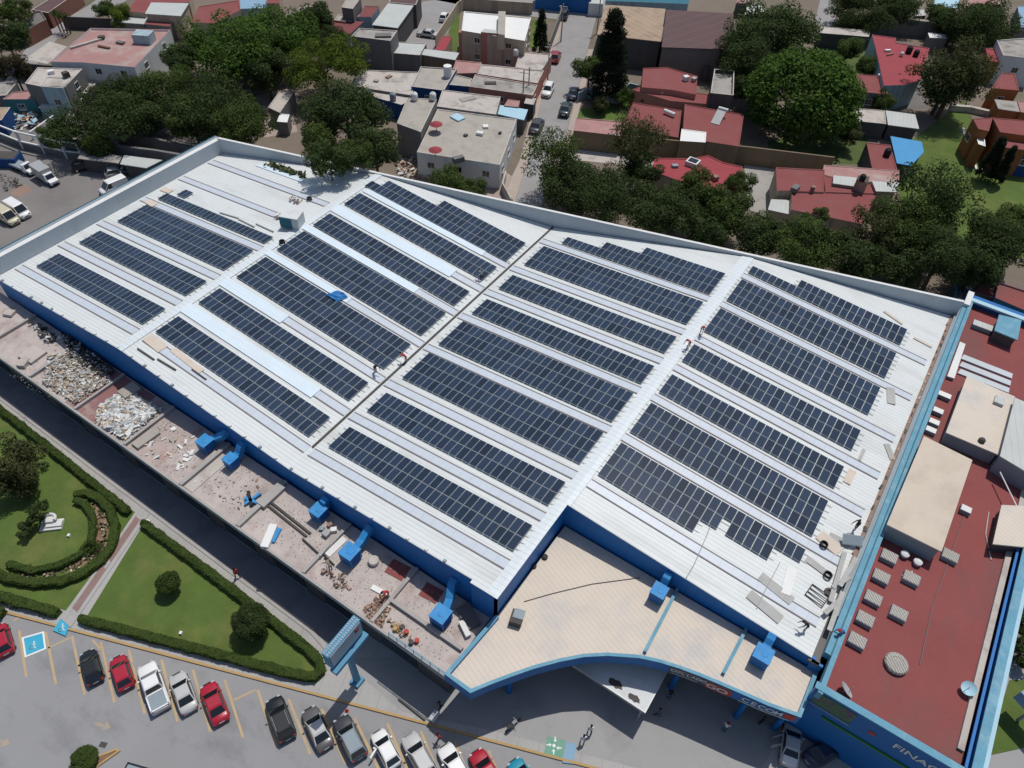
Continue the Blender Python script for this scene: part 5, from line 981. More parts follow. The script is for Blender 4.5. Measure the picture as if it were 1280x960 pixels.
for k in range(4):
    for i in range(26):
        a, e_ = rn.uniform(0, 6.28), rn.uniform(-.2, 1.2); dd = Vector((math.cos(a)*math.cos(e_), math.sin(a)*math.cos(e_), math.sin(e_))); s = c+Vector((k*.9-1.2, .3*k, 3.5)); n2 = dd.orthogonal().normalized()*.12; q.add([s+n2, s-n2, s+dd*1.7+Vector((0, 0, -.2))], [(0, 1, 2)], 'leaf_mid')
q.build('crown', t)
# park trees
tree((210, 728), 15, 1.7, 'leaf_hedge', 'small clipped round tree on the lawn beside the path', 'ball', sq=.9); tree((313, 777), 25, 2.2, 'leaf_dark', 'larger round tree near the pointed end of the lawn', 'ball', sq=.95)
tree((22, 585), 36, 3.2, 'leaf_olive', 'big brownish tree in the park by the left edge', 'round'); tree((46, 640), 16, 1.8, 'leaf_dark', 'dark small tree behind the white monument', 'round'); tree((30, 662), 12, 1.2, 'leaf_dark', 'low dark shrub left of the white monument', 'round', 'shrub', 'shrub', trunk=False)
tree((112, 684), 14, .8, 'leaf_hedge', 'loose grey-green shrub at the hedge ring bend', 'sparse', 'shrub', 'shrub', trunk=False); tree((105, 949), 17, .8, 'leaf_hedge', 'clipped round bush on the yellow traffic island', 'ball', 'bush', 'bush', sq=.6, trunk=False)
# hedges
def hedge(label, pts, wd, h, seed, z=.12, mname='leaf_hedge'):
    pts = [Vector(p) for p in pts]; P = []; Nn = []; rs = np.random.RandomState(seed); q = MB()
    prof = [(-.48, 0), (-.5, .7), (-.40, .95), (0, 1.0), (.40, .95), (.5, .7), (.48, 0)]; res = [pts[0]]
    for a, c in zip(pts, pts[1:]):
        n = max(1, int((c-a).length/.6)); res += [a.lerp(c, (i+1)/n) for i in range(n)]
    vs_ = []
    for i, p in enumerate(res):
        d = (res[min(i+1, len(res)-1)]-res[max(i-1, 0)]).normalized(); nn = Vector((-d.y, d.x)); end = .75 if i in (0, len(res)-1) else 1
        for a, z_ in prof: vs_.append((p.x+nn.x*a*wd*end+rs.normal()*.05, p.y+nn.y*a*wd*end+rs.normal()*.05, z+z_*h*(.94 if end < 1 else 1)+rs.normal()*.05))
    m = len(prof); q.add(vs_, [(i*m+j, (i+1)*m+j, (i+1)*m+j+1, i*m+j+1) for i in range(len(res)-1) for j in range(m-1)] + [list(range(m)), [(len(res)-1)*m+j for j in range(m)][::-1]], mname)
    base = (*res[0], z); t = thing('hedge', label, 'hedge', base, 'clipped hedges of the park'); q.build('body', t)
    V = np.array([tuple(v) for v in vs_]); n = int(len(res)*wd*95); i0 = rs.randint(0, len(res)-1, n); j0 = rs.randint(1, m-2, n); f, g = rs.rand(n)[:, None], rs.rand(n)[:, None]
    a, b_, c, d_ = (V[i0*m+j0], V[(i0+1)*m+j0], V[(i0+1)*m+j0+1], V[i0*m+j0+1]); p = (a*(1-f)+b_*f)*(1-g)+(d_*(1-f)+c*f)*g; nn = rs.normal(size=(n, 3))*.5+np.array([0, 0, 1.0]); nn /= np.linalg.norm(nn, axis=1)[:, None]
    o = link_mesh('leaves', leaf_mesh('leaves', cards(p-np.array(base), nn, .10, seed), mname), t)
hedge('long hedge beside the lane, left of the footpath', [(-30, -13.3), (11, -13.35), (20, -13.4), (36.9, -13.75)], .78, .8, 1)
hedge('long hedge beside the lane wrapping round the pointed lawn end', [(39.1, -13.75), (53, -13.65), (63.5, -13.75), (65.2, -14.0), (66.0, -14.6), (65.9, -15.3), (65.2, -15.75), (63.5, -16.5), (43.1, -24.2)], .85, .8, 2)
hedge('hedge along the pavement left of the footpath', [(40.9, -25.0), (34.4, -27.3), (24, -31.2)], .95, .8, 3)
hedge('short hedge beside the kerb at the left edge', [(31.5, -30.2), (35.4, -28.6), (36.6, -28.0)], 1.1, .8, 4)
ring_o = P2([(92, 617), (108, 615), (124, 622), (137, 636), (143, 655), (140, 678), (126, 698), (104, 714), (76, 725), (44, 728), (10, 722), (-25, 705)], .8)
ring_i = P2([(93, 623), (104, 628), (113, 640), (116, 656), (112, 676), (98, 692), (74, 705), (40, 712), (8, 703)], .8)
hedge('outer curved hedge of the ring round the monument', ring_o, .9, .8, 5); hedge('inner curved hedge of the ring round the monument', ring_i, .75, .7, 6)
struct('flower_bed', P2([(118, 630), (132, 645), (137, 665), (130, 690), (105, 708), (70, 718), (20, 716), (5, 708), (40, 716), (76, 708), (104, 694), (118, 676), (121, 655)]), .17, 'soil')
b = MB(); rn = random.Random(2)
for k in range(260):
    f = rn.random(); i = min(int(f*8), 7); a, c = Vector(ring_o[i+2]), Vector(ring_i[min(i+1, 8)]); p = a.lerp(c, rn.uniform(.3, .7))+Vector((rn.gauss(0, .4), rn.gauss(0, .4))); b.box((p.x, p.y, .2+rn.uniform(0, .25)), (.28, .2, .05), rn.choice(('plant_mix', 'debris_tan', 'plant_mix')), rot=Euler((rn.gauss(0, .5), rn.gauss(0, .5), rn.uniform(0, 6))).to_matrix())
o = b.build('bedding_plants'); o['kind'] = 'stuff'
# monument, floor lamps, traffic island
c = G(65, 655, .16); t = thing('monument', 'small white curved stone monument on the lawn', 'monument', c)
b = MB(); b.box(c+Vector((.25, -.1, .12)), (2.2, 1.3, .25), 'stone', .75); b.box(c+Vector((.5, .1, .34)), (1.6, .7, .2), 'stone', .75); b.build('plinth', t)
b = MB(); pts = [c+Vector((-.15+.6*math.cos(.75+R(a)), .1+.6*math.sin(.75+R(a)), .75)) for a in range(-20, 205, 15)]; b.tube(pts, .17, 'stone', 8); b.box(c+Vector((-.15, .1, .45)), (.9, .7, .5), 'stone', .75); b.build('seat', t)
for px, l in (((53, 553), 'white floor light behind the hedge by the big brown tree'), ((184, 653), 'white floor light beside the footpath end'), ((405, 824), 'white floor light at the pointed lawn end'), ((226, 791), 'tiny white floor light behind the pavement hedge'), ((86, 669), 'tiny white floor light near the ring hedge')):
    c = G(*px, .35); s = .25 if 'tiny' in l else .5; b = MB(); b.box((c.x, c.y, .30), (s, s*1.2, .3), 'white_plain', .4); b.box((c.x, c.y, .16), (s*.5, s*.5, .1), 'gray_metal', .4); b.obj('floor_light', l, 'light', 'floor lights in the park')
q = P2([(92, 985), (118, 947), (146, 936), (151, 939), (124, 958), (106, 990)]); b = MB(); b.ring(q, inset(q, .16), .004, .16, .1, 'kerb_yellow'); o = b.build('island_kerb'); o['kind'] = 'structure'
struct('island_bed', inset(q, .15), .11, 'soil')
c = G(129, 931, 0); b = MB(); b.box((c.x, c.y, .012), (.8, .6, .03), 'cap_gray', .4); b.box((c.x, c.y, .03), (.65, .45, .02), 'gutter_dark', .4); b.obj('drain_cover', 'dark drain cover by the yellow traffic island', 'drain cover')
c = G(433, 887, .4); b = MB(); b.lathe((c.x, c.y, .004), [(.2, 0), (.2, .04), (.14, .05), (.03, .5)], 'letter_red', 10); b.obj('traffic_cone', 'red cone in front of the charcoal car', 'cone')
A, B2 = G(498, 874, .25), G(531, 900, .25); b = MB(); b.tube([A, B2], .07, 'gutter_dark', 6); b.tube([A, A+Vector((0, 0, -.12))], .06, 'gutter_dark', 6); b.tube([B2, B2+Vector((0, 0, -.12))], .06, 'gutter_dark', 6); b.obj('wheel_stop', 'low dark rail between the sign and yellow kerb', 'rail')
for i, px in enumerate(((14, 755), (50, 764))):
    c = G(*px, .3); b = MB(); b.tube([(c.x-.6, c.y, .12), (c.x-.6, c.y, .5), (c.x+.1, c.y+.3, .5), (c.x+.1, c.y+.3, .12)], .06, 'gutter_dark', 6); b.tube([(c.x+.2, c.y-.3, .12), (c.x+.2, c.y-.3, .45), (c.x+.8, c.y, .45), (c.x+.8, c.y, .12)], .06, 'gutter_dark', 6); b.obj('bike_rack', ('bent dark bike rails at the left pavement end', 'bent dark bike rails left of the access ramp')[i], 'bike rack')
# ------------------------------------------------------------------ neighbourhood
def house(label, px, H, rmat, wmat, rim=.25, win=0, name='house', cat='house', tank=None, door=False, floors=1, z0=0.0, eave=0.0):
    poly = ccw(P2(px, H)); t = thing(name, label, cat, (*poly[0], z0)); n = len(poly)
    if eave:       # sheet roof that sails over the walls
        q = MB(); q.ring(inset(poly, eave), inset(poly, eave+.15), z0, H-.14, z0, wmat); q.build('wall', t)
        q = MB(); q.prism(poly, H-.14, H, rmat); q.build('roof', t)
    else:
        inn = inset(poly, .2); q = MB(); q.ring(poly, inn, z0, H, H-rim-.02, wmat, 'roof_pale' if rmat.startswith('roof') else rmat); q.build('wall', t)
        q = MB(); q.prism(inset(poly, .19), H-rim-.2, H-rim, rmat); q.build('roof', t)
    if win:
        best = []
        for i in range(n):
            a, c = Vector(poly[i]), Vector(poly[(i+1) % n]); d = c-a; L = d.length; nn = Vector((d.y, -d.x)).normalized(); mid = (a+c)/2
            if L > 2.2 and nn.dot(Vector((CAM.x, CAM.y))-mid) > 0: best.append((L, a, d.normalized(), nn))
        best.sort(key=lambda e_: -e_[0])
        for L, a, d, nn in best[:2]:
            k = max(1, min(win, int(L/2.4)))
            for fl in range(floors):
                zc = z0+(H-z0)*((fl+.55)/floors) if floors > 1 else z0+(H-z0)*.55
                for i in range(k):
                    p = a+d*(L*(i+.5)/k)+nn*.01; rz = math.atan2(d.y, d.x)
                    f = MB(); f.box((p.x, p.y, zc), (1.3, .12, 1.15), 'frame_white', rz); f.box((p.x+nn.x*.05, p.y+nn.y*.05, zc-.62), (1.5, .2, .09), 'frame_white', rz); wo = f.build('window', t)
                    g = MB(); g.box((p.x+nn.x*.065, p.y+nn.y*.065, zc), (1.1, .03, .95), 'glass_dark', rz); g.box((p.x+nn.x*.085, p.y+nn.y*.085, zc), (.05, .03, .95), 'frame_white', rz); g.build('pane', wo)
        if door and best:
            L, a, d, nn = best[0]; p = a+d*(L*.12)+nn*.03; rz = math.atan2(d.y, d.x); f = MB(); f.box((p.x, p.y, z0+1.05), (1.0, .1, 2.1), 'rust', rz); f.build('door', t)
    return t
def tankthing(px, z, label, mn='black_plain', s=1.0):
    c = G(*px, z+.7); b = MB(); b.lathe((c.x, c.y, z), [(.52*s, 0), (.55*s, .5*s), (.53*s, 1.0*s), (.35*s, 1.2*s), (.15*s, 1.25*s), (.15*s, 1.32*s)], mn, 14); return b.obj('water_tank', label, 'water tank', 'roof water tanks', smooth=True)
# left part
house('wide pale house with stained pink roof near the left road', [(63, 77), (113, 35), (213, 37), (168, 84), (104, 78)], 6.3, 'red_faded', 'wall_white', .3, 2, floors=2)
b = MB(); c = G(180, 47, 6.8); b.box((c.x, c.y, 6.9), (3.4, 2.6, 1.7), 'wall_paleblue', .5); b.obj('roof_room', 'pale blue block standing on the stained pink roof', 'roof room')
for i, (a, c, l) in enumerate((((88, 60), (128, 48), 'concrete beam across the stained pink roof'), ((123, 57), (137, 60), 'brick pile on the stained pink roof'))):
    A, B2 = G(*a, 6.2), G(*c, 6.2); d = B2-A; b = MB(); b.box((A+B2)/2, (d.length, .5, .3), 'roof_pale' if i == 0 else 'brick', math.atan2(d.y, d.x)); b.obj('roof_beam' if i == 0 else 'brick_pile', l, 'beam' if i == 0 else 'bricks')
house('grey block house with white front and awning', [(31, 104), (47, 84), (103, 86), (81, 109), (51, 108)], 6, 'roof_pale', 'wall_gray', .1, 1, floors=2)
house('white front room with one dark window below grey roof', [(51, 108), (58, 96), (90, 97), (78, 110)], 6.1, 'roof_pale', 'wall_paleblue', .1, 1)
house('white sheet lean-to below the one dark window', [(48, 134), (54, 128), (78, 127), (72, 135)], 2.6, 'roof_sheet', 'wall_paleblue', eave=.1)
house('low pale concrete roof beside the grey block house', [(92, 114), (112, 100), (120, 104), (108, 117)], 3, 'roof_pale', 'wall_gray', .1)
house('small faded red roof house among the left shacks', [(3, 124), (16, 115), (38, 113), (43, 124)], 3.2, 'red_faded', 'wall_teal', .1, 1)
house('shack with brown roof at the left edge', [(-10, 120), (-8, 103), (21, 103), (8, 119)], 3.4, 'roof_gray', 'wall_gray', .1)
house('shack with orange tiled roof and deep blue wall', [(-10, 152), (-10, 134), (13, 134), (2, 150)], 3.0, 'roof_tan', 'wall_blue', .05)
heap('yard_debris', [(14, 140), (50, 138), (48, 158), (18, 165)], 90, .4, 1.6, ('cap_white', 'roof_sheet', 'blue_pale', 'rust', 'wall_orange'), 21, .9, 0)
house('brown brick yard building beside the left road', [(28, 40), (22, 24), (50, 12), (58, 24)], 3.2, 'concrete_dark', 'brick', .3)
house('long brown shed roof at the top left', [(40, 12), (75, -10), (100, -12), (60, 16)], 3.2, 'roof_brown', 'brick', .1)
house('pale sheet-roofed shed behind the grey yard wall', [(138, 27), (150, 17), (188, 20), (180, 30)], 3.4, 'roof_sheet', 'wall_gray', eave=.15)
house('large pale sheet roof with pink rim at the top', [(181, 17), (189, 3), (236, 4), (226, 20)], 5.0, 'roof_sheet', 'wall_beige', eave=.2)
house('low red roof under the large pale sheet roof', [(181, 30), (187, 21), (222, 22), (211, 33)], 3.5, 'red_roof', 'wall_gray', .1)
house('long red roof at the very top', [(158, 14), (170, -2), (240, -4), (236, 3), (188, 4), (181, 16)], 4.5, 'red_roof', 'wall_beige', .1)
house('beige house with red roof beside the large pale sheet', [(239, 28), (248, 8), (298, 0), (301, 12), (268, 29)], 5, 'red_roof', 'wall_beige', .1, 1)
house('blue-grey roof beside the red one at the top', [(300, 11), (300, -4), (334, -4), (330, 10)], 4.5, 'paint_bluegray', 'wall_paleblue', .1); house('tiny red roof at the top between trees', [(332, 4), (336, -6), (352, -6), (349, 4)], 4, 'red_roof', 'wall_beige', .1)
def fence(name, label, pts, h, wmat, th=.25, z0=0.0, cat='wall', posts=None):
    pts = [Vector(p) for p in P2(pts, 0)]; t = thing(name, label, cat, (*pts[0], 0)); q = MB()
    for a, c in zip(pts, pts[1:]): wall_q(q, a, c, z0, h, th, wmat)
    q.build('wall' if not posts else 'rail', t)
    return t, pts
def wall_q(q, a, c, z0, h, th, mn):
    d = (c-a).normalized(); n = Vector((-d.y, d.x))*th/2; q.prism([tuple(a+n), tuple(c+n), tuple(c-n), tuple(a-n)], z0, h, mn)
fence('yard_wall', 'dark grey wall behind the stained pink roof', [(84, 36), (130, 38), (212, 46)], 2.6, 'wall_dark')
fence('yard_wall', 'dark wall between the pale house and grey block house', [(25, 100), (60, 103), (103, 106)], 3.5, 'wall_dark')
fence('stone_wall', 'upper stone wall with planted bed above the side yard', [(150, 180), (190, 186), (248, 200)], 2.4, 'wall_gray', .5)
fence('stone_wall', 'lower grey retaining wall behind the carport', [(60, 190), (120, 197), (200, 207), (235, 213)], 3.0, 'wall_gray', .5)
fence('garden_wall', 'pale sloping garden wall going up to the house', [(42, 175), (70, 155), (96, 132)], 1.6, 'cap_white', .3); fence('garden_wall', 'cream arch-shaped wall beside the sloping one', [(78, 172), (95, 152), (98, 168)], 2.0, 'cap_white', .4)
t, pts = fence('yard_fence', 'white-framed wall fence along the side yard', [(-5, 172), (30, 186), (57, 192), (85, 198), (105, 200)], 1.3, 'wall_gray', .2, cat='fence')
for p in pts: b = MB(); b.box((p.x, p.y, 1.7), (.4, .4, 3.4), 'white_plain'); b.build('post', t)
for a, c in zip(pts, pts[1:]):
    for z in (1.4, 3.2): b = MB(); wall_q(b, a, c, z-.12, z+.12, .22, 'white_plain'); b.build('rail', t)
house('long pale carport roof along the side yard wall', [(150, 205), (155, 194), (203, 200), (183, 210)], 2.8, 'roof_sheet', 'wall_dark', eave=.5, name='carport', cat='carport'); house('greenish carport roof in the tree shade', [(97, 198), (103, 188), (153, 195), (148, 204)], 2.7, 'roof_gray', 'wall_dark', eave=.5, name='carport', cat='carport')
c = G(6, 200, .8); b = MB(); b.box((c.x, c.y, .9), (5, 2.6, 1.6), 'wall_blue', .6); b.box((c.x, c.y, 1.72), (4.6, 2.3, .1), 'gutter_dark', .6); b.obj('skip', 'dark blue skip by the yard fence', 'skip')
heap('yard_debris', [(0, 218), (20, 222), (28, 232), (6, 240)], 70, .1, .5, ('debris_dark', 'rust', 'yard'), 23, .3, 0)
struct('earth_patch', P2([(12, 240), (32, 230), (40, 238), (22, 247)]), .014, 'rust')
# middle blocks
house('orange-red house with pale roof among the trees', [(368, 17), (378, 6), (406, 3), (396, 17)], 6, 'roof_buff', 'wall_red', .1, 1)
house('dark red sheet roof beside the tall grey wall', [(402, 40), (410, 25), (455, 27), (437, 43)], 4.2, 'red_dark', 'wall_paleblue', eave=.1); house('tall beige house at the top beside the trees', [(427, 9), (434, -3), (451, -3), (441, 11)], 7, 'roof_buff', 'wall_gray', .1, 1)
house('small beige roof left of the dark red ones', [(417, 25), (423, 18), (434, 19), (432, 27)], 4.6, 'roof_buff', 'wall_salmon', .1); house('small dark red roof with pale side wall', [(448, 21), (456, 7), (474, 8), (464, 21)], 5, 'red_dark', 'wall_paleblue', .1)
house('large two-tone grey sheet roof by the courtyard', [(465, 31), (485, 4), (517, 7), (497, 35)], 5, 'roof_sheet', 'wall_dark', eave=.15); house('brown roof behind the two-tone sheet roof', [(486, 3), (490, -8), (526, -8), (520, 6)], 5, 'roof_brown', 'wall_dark', .1)
house('tall grey block with stained flat roof', [(439, 45), (449, 35), (497, 38), (488, 51)], 6.8, 'roof_gray', 'wall_gray', .15, 0); house('low white roof beside the courtyard', [(489, 66), (494, 52), (533, 54), (525, 69)], 3.8, 'roof_sheet', 'wall_gray', .1)
house('wide pale flat roof below the tall grey block', [(437, 107), (449, 87), (525, 90), (514, 119)], 3.6, 'roof_pale', 'wall_gray', .12); house('narrow stained roof strip with little tanks', [(434, 112), (438, 108), (520, 121), (502, 131)], 3.2, 'roof_pale', 'wall_blue', .1)
house('house with buff roof and dark blue wall', [(514, 108), (526, 83), (571, 86), (555, 113)], 4.2, 'roof_buff', 'wall_blue', .15, 1); house('narrow buff roof strip next to blue wall', [(552, 105), (557, 90), (590, 98), (586, 108)], 3.6, 'roof_buff', 'wall_blue', .1)
house('tall plain grey block above the store parapet', [(496, 154), (509, 122), (546, 124), (526, 165)], 6, 'roof_buff', 'wall_gray', .08); house('broad buff flat roof with skylight over white front wall', [(521, 190), (547, 136), (646, 149), (625, 206)], 4.6, 'roof_buff', 'wall_white', .12, 3)
house('pale flat roof behind the broad buff one', [(546, 133), (553, 112), (626, 121), (620, 143)], 4.2, 'roof_pale', 'wall_gray', .1)
for l, px, mn in (('pale stained roof row under the beige house, left one', [(564, 92), (570, 75), (602, 78), (597, 91)], 'red_faded'), ('pale stained roof row under the beige house, right one', [(596, 92), (601, 80), (680, 88), (672, 104)], 'roof_pale'), ('grey stained roof row with dark hatch', [(586, 108), (594, 93), (672, 106), (666, 119)], 'roof_gray'), ('pale roof by the street beside the beige house', [(644, 84), (650, 64), (690, 68), (677, 88)], 'roof_pale')):
    house(l, px, 3.6, mn, 'wall_salmon', .12, 1 if 'hatch' in l else 0)
house('light blue sheet roof beside the street', [(620, 142), (624, 131), (660, 137), (655, 150)], 3, 'blue_pale', 'wall_dark', eave=.1); house('little orange-red roof by the light blue sheet', [(630, 132), (635, 124), (650, 126), (648, 134)], 3.2, 'red_faded', 'wall_dark', .05); house('little pale roof at the street corner', [(655, 129), (658, 121), (670, 123), (667, 131)], 3, 'roof_pale', 'wall_dark', .05)
bh = house('two-storey beige house with white sloped roofs', [(577, 38), (580, 14), (664, 22), (656, 51)], 6.6, 'paint_white', 'wall_beige', .15, 2, floors=2)
b = MB(); q = P2([(601, 40), (605, 36), (624, 38), (623, 42)], 7.0); b.prism(q, 0, 7.0, 'wall_salmon', 'roof_sheet'); b.build('porch', bh)
b = MB(); b.prism(P2([(622, 42), (623, 14), (632, 14), (631, 44)], 8.0), 5, 8.0, 'wall_beige', 'roof_buff'); b.build('chimney', bh); b = MB(); b.prism(P2([(573, 40), (574, 37), (578, 38), (577, 41)], 6.0), 0, 6.0, 'wall_salmon'); b.build('corner_pier', bh)
fence('garden_wall', 'beige wall round the two-storey beige house', [(545, 60), (572, 18), (580, 12), (665, 18)], 2.6, 'wall_beige'); fence('garden_wall', 'grey street wall of the two-storey beige house', [(686, 66), (701, 25), (700, 20)], 2.4, 'wall_gray')
house('slim red roof beside the beige garden wall', [(543, 63), (553, 45), (565, 46), (556, 63)], 3.2, 'red_bright', 'wall_beige', .05); house('pale awning roof over the brown gate', [(525, 68), (530, 61), (574, 66), (569, 75)], 3.4, 'roof_sheet', 'wall_brown', eave=.1)
b = MB(); b.tube([G(560, 100, 3.4), G(560, 100, 3.4)+Vector((0, 0, 2.8))], .8, 'white_plain', 8); b.obj('white_pillar', 'white thick pillar with red base by the pale awning', 'pillar')
for px, z, l, mn in (((461, 79), 3.6, 'black tank by the foot of the tall grey wall', 'black_plain'), ((459, 116), 3.3, 'grey tank on the stained strip, left one', 'cap_gray'), ((491, 120), 3.3, 'grey tank on the stained strip, right one', 'cap_gray'), ((541, 120), 6.0, 'pale tank at the corner of plain grey block', 'cap_white'), ((518, 120), 6.0, 'small white tank behind the plain grey block', 'white_plain'), ((645, 65), 3.6, 'white tank on the pale roof by the beige house', 'white_plain')):
    tankthing(px, z, l, mn, 1.1)
c = G(572, 147, 4.6); b = MB(); b.box((c.x, c.y, 4.62), (2.2, 1.7, .25), 'blue_pale', -.2); b.obj('skylight_dome', 'light blue skylight on the broad buff roof', 'skylight')
for px, l in (((545, 152), 'red patio umbrella with round top, upper one'), ((544, 184), 'red patio umbrella nearest the buff roof front')):
    c = G(*px, 6.4); b = MB(); b.lathe((c.x, c.y, 5.9), [(1.15, 0), (.6, .32), (.05, .5)], 'red_bright', 10); t = thing('patio_umbrella', l, 'umbrella', (c.x, c.y, 4.5)); b.build('canopy', t); q = MB(); q.tube([(c.x, c.y, 4.5), (c.x, c.y, 6.0)], .06, 'gray_metal', 6); q.build('pole', t)
heap('brick_rubble', [(496, 205), (518, 200), (520, 222), (500, 228)], 160, .3, 1.0, ('brick_red', 'debris', 'debris_tan'), 25, .9, 0); heap('sand_heap', [(522, 210), (545, 210), (545, 225), (522, 225)], 60, .4, 1.0, ('debris_tan', 'debris_tan'), 26, .6, 0)
fence('lot_wall', 'pale wall with gate closing the pinkish lot', [(632, 225), (628, 240), (640, 262)], 1.8, 'roof_pale'); 
# right of the street
house('tan ribbed warehouse roof at the street corner', [(746, 43), (757, 6), (832, 11), (826, 52)], 6.4, 'roof_tan', 'wall_dark', eave=.15, name='warehouse', cat='warehouse'); house('big dark brown warehouse roof', [(827, 59), (833, 12), (917, 17), (917, 62)], 6.6, 'roof_brown', 'wall_gray', eave=.15, name='warehouse', cat='warehouse')
house('blue warehouse wall closing the top of the street', [(670, -14), (672, -26), (742, -22), (740, -8)], 4.5, 'roof_sheet', 'blue_fascia', .1, name='warehouse', cat='warehouse'); house('white kiosk at the top of the street', [(736, 4), (738, -2), (755, -1), (754, 5)], 2.8, 'roof_sheet', 'white_plain', .05, name='kiosk', cat='kiosk')
house('long blue-framed shed behind the tan roof', [(757, 1), (760, -8), (862, -2), (860, 5)], 4.6, 'teal_dark', 'wall_paleblue', .05, name='shed', cat='shed')
fence('yard_wall', 'dark grey block wall below the two warehouses', [(785, 76), (830, 84), (882, 103)], 3.2, 'wall_dark'); fence('garden_wall', 'curved pale blue garden wall by the street', [(722, 128), (735, 122), (752, 127), (772, 130)], 2.0, 'wall_paleblue'); fence('garden_wall', 'pale blue wall left of the pink house court', [(772, 130), (785, 118), (800, 122)], 2.4, 'wall_paleblue')
house('pink-roofed house with raised middle part', [(802, 109), (804, 85), (834, 84), (872, 95), (870, 118), (838, 112)], 5, 'red_roof', 'wall_salmon', .1); house('narrow pink roof skirting the raised part', [(790, 112), (803, 107), (888, 118), (885, 130), (838, 126)], 4.0, 'red_roof', 'wall_salmon', .08)
house('flat pink roof over the sunken red court', [(776, 158), (792, 128), (852, 138), (848, 172)], 3.6, 'red_roof', 'wall_brown', .1, 1); house('long pink roof with the tilted grey heater', [(853, 172), (856, 130), (930, 143), (924, 183)], 4.0, 'red_roof', 'wall_brown', .1)
house('faded pink low roof next to the street', [(717, 163), (720, 147), (782, 152), (778, 170)], 3.6, 'red_faded', 'wall_brown', .1); house('white flat canopy roof before the long pink one', [(850, 176), (852, 161), (883, 165), (882, 178)], 4.3, 'paint_white', 'wall_brown', .05)
fence('boundary_wall', 'long brown boundary wall below the pink roofs', [(718, 184), (770, 190), (850, 198), (930, 205), (1035, 218)], 3.4, 'wall_brown', .3)
house('slim grey tower block right of pink house', [(888, 116), (893, 86), (918, 88), (917, 119)], 6.4, 'roof_gray', 'wall_dark', .7)
c = G(898, 147, 4.4); b = MB(); b.box((c.x, c.y, 4.55), (1.6, 3.6, .15), 'gray_metal', rot=Euler((.35, 0, .1)).to_matrix()); b.tube([(c.x-.9, c.y+1.7, 5.3), (c.x+.9, c.y+1.85, 5.3)], .28, 'white_plain', 10); b.obj('solar_heater', 'tilted grey solar heater on the long pink roof', 'solar heater')
b = MB(); c = G(838, 143, 3.7); b.tube([(c.x-1.3, c.y, 4.1), (c.x+1.0, c.y-.3, 4.1)], .32, 'white_plain', 10); b.obj('gas_tank', 'white lying gas tank on the flat pink roof', 'gas tank')
house('bright red roof with curved rim among trees', [(815, 213), (818, 197), (865, 198), (885, 194), (905, 203), (928, 208), (925, 238), (880, 238)], 4, 'red_bright', 'wall_beige', .12); b = MB(); c = G(866, 204, 4.2); b.box((c.x, c.y, 4.3), (2.0, 1.8, .8), 'cap_white'); b.box((c.x, c.y, 4.72), (1.5, 1.3, .05), 'glass_dark'); b.obj('roof_light', 'dark square roof light on the bright red roof', 'roof light')
house('large red roof, upper part with shadow edge', [(971, 238), (970, 209), (1031, 212), (1030, 240)], 4.2, 'red_roof', 'wall_beige', .1); house('large red roof, main part above the round tree', [(989, 262), (990, 238), (1096, 242), (1078, 280)], 4.0, 'red_roof', 'wall_beige', .1, 1)
house('brownish red roof behind the beige chimney', [(1028, 218), (1030, 206), (1124, 213), (1124, 229), (1062, 226)], 4.0, 'red_faded', 'wall_beige', .08); house('middle red roof beside the beige chimney', [(1032, 240), (1030, 220), (1062, 224), (1118, 238), (1096, 242)], 4.1, 'red_roof', 'wall_beige', .05)
b = MB(); b.prism(P2([(1071, 224), (1073, 219), (1087, 221), (1085, 229)], 6), 3.5, 6, 'wall_beige', 'gutter_dark'); b.obj('chimney_tower', 'beige chimney tower holding a black tank', 'tower'); tankthing((1079, 221), 6, 'black tank on the beige chimney tower', s=.9)
for l, px in (('white sheet roof left of the beige chimney', [(1041, 229), (1042, 219), (1071, 222), (1068, 233)]), ('white sheet roof right of the beige chimney', [(1095, 239), (1090, 226), (1124, 229), (1120, 240)]), ('pale canopy with white tip below the large red roof', [(960, 262), (964, 249), (988, 250), (988, 268)])):
    house(l, px, 4.6 if 'pale' not in l else 3, 'roof_sheet', 'wall_beige', eave=.1)
house('red ribbed roof beside the bright blue one', [(1090, 210), (1083, 178), (1113, 181), (1122, 213)], 3.5, 'red_roof', 'wall_dark', .08); house('bright blue flat roof over the lawn', [(1121, 204), (1113, 170), (1152, 177), (1155, 190), (1139, 207)], 3.2, 'roof_blue', 'wall_dark', eave=.3, name='shelter', cat='shelter')
house('white flat roof over the lawn above the blue one', [(1110, 156), (1107, 138), (1144, 143), (1149, 161)], 3.2, 'roof_sheet', 'wall_dark', eave=.3, name='shelter', cat='shelter'); house('pinkish grey roof beside the white flat one', [(1059, 150), (1070, 135), (1106, 138), (1108, 155)], 3.2, 'roof_pale', 'wall_dark', .08)
tankthing((1110, 190), 3.5, 'black tank on the red ribbed roof', s=1.1); tankthing((1137, 62), 4.9, 'dark tank with pale neighbour on the right red roof', s=1.15); tankthing((1146, 66), 4.9, 'dark tank nearer the olive tree on the red roof', s=1.05); tankthing((1128, 66), 4.9, 'pale tank beside the dark ones on the red roof', 'cap_white', .7)
house('red roof with pale side wall by the large olive tree', [(1105, 107), (1095, 62), (1090, 43), (1120, 47), (1120, 53), (1162, 60), (1150, 100), (1132, 106)], 5, 'red_bright', 'wall_paleblue', .12); house('small red-roofed grey shed left of the olive tree', [(1069, 114), (1066, 92), (1105, 95), (1110, 118)], 4, 'red_roof', 'wall_gray', .08, 1)
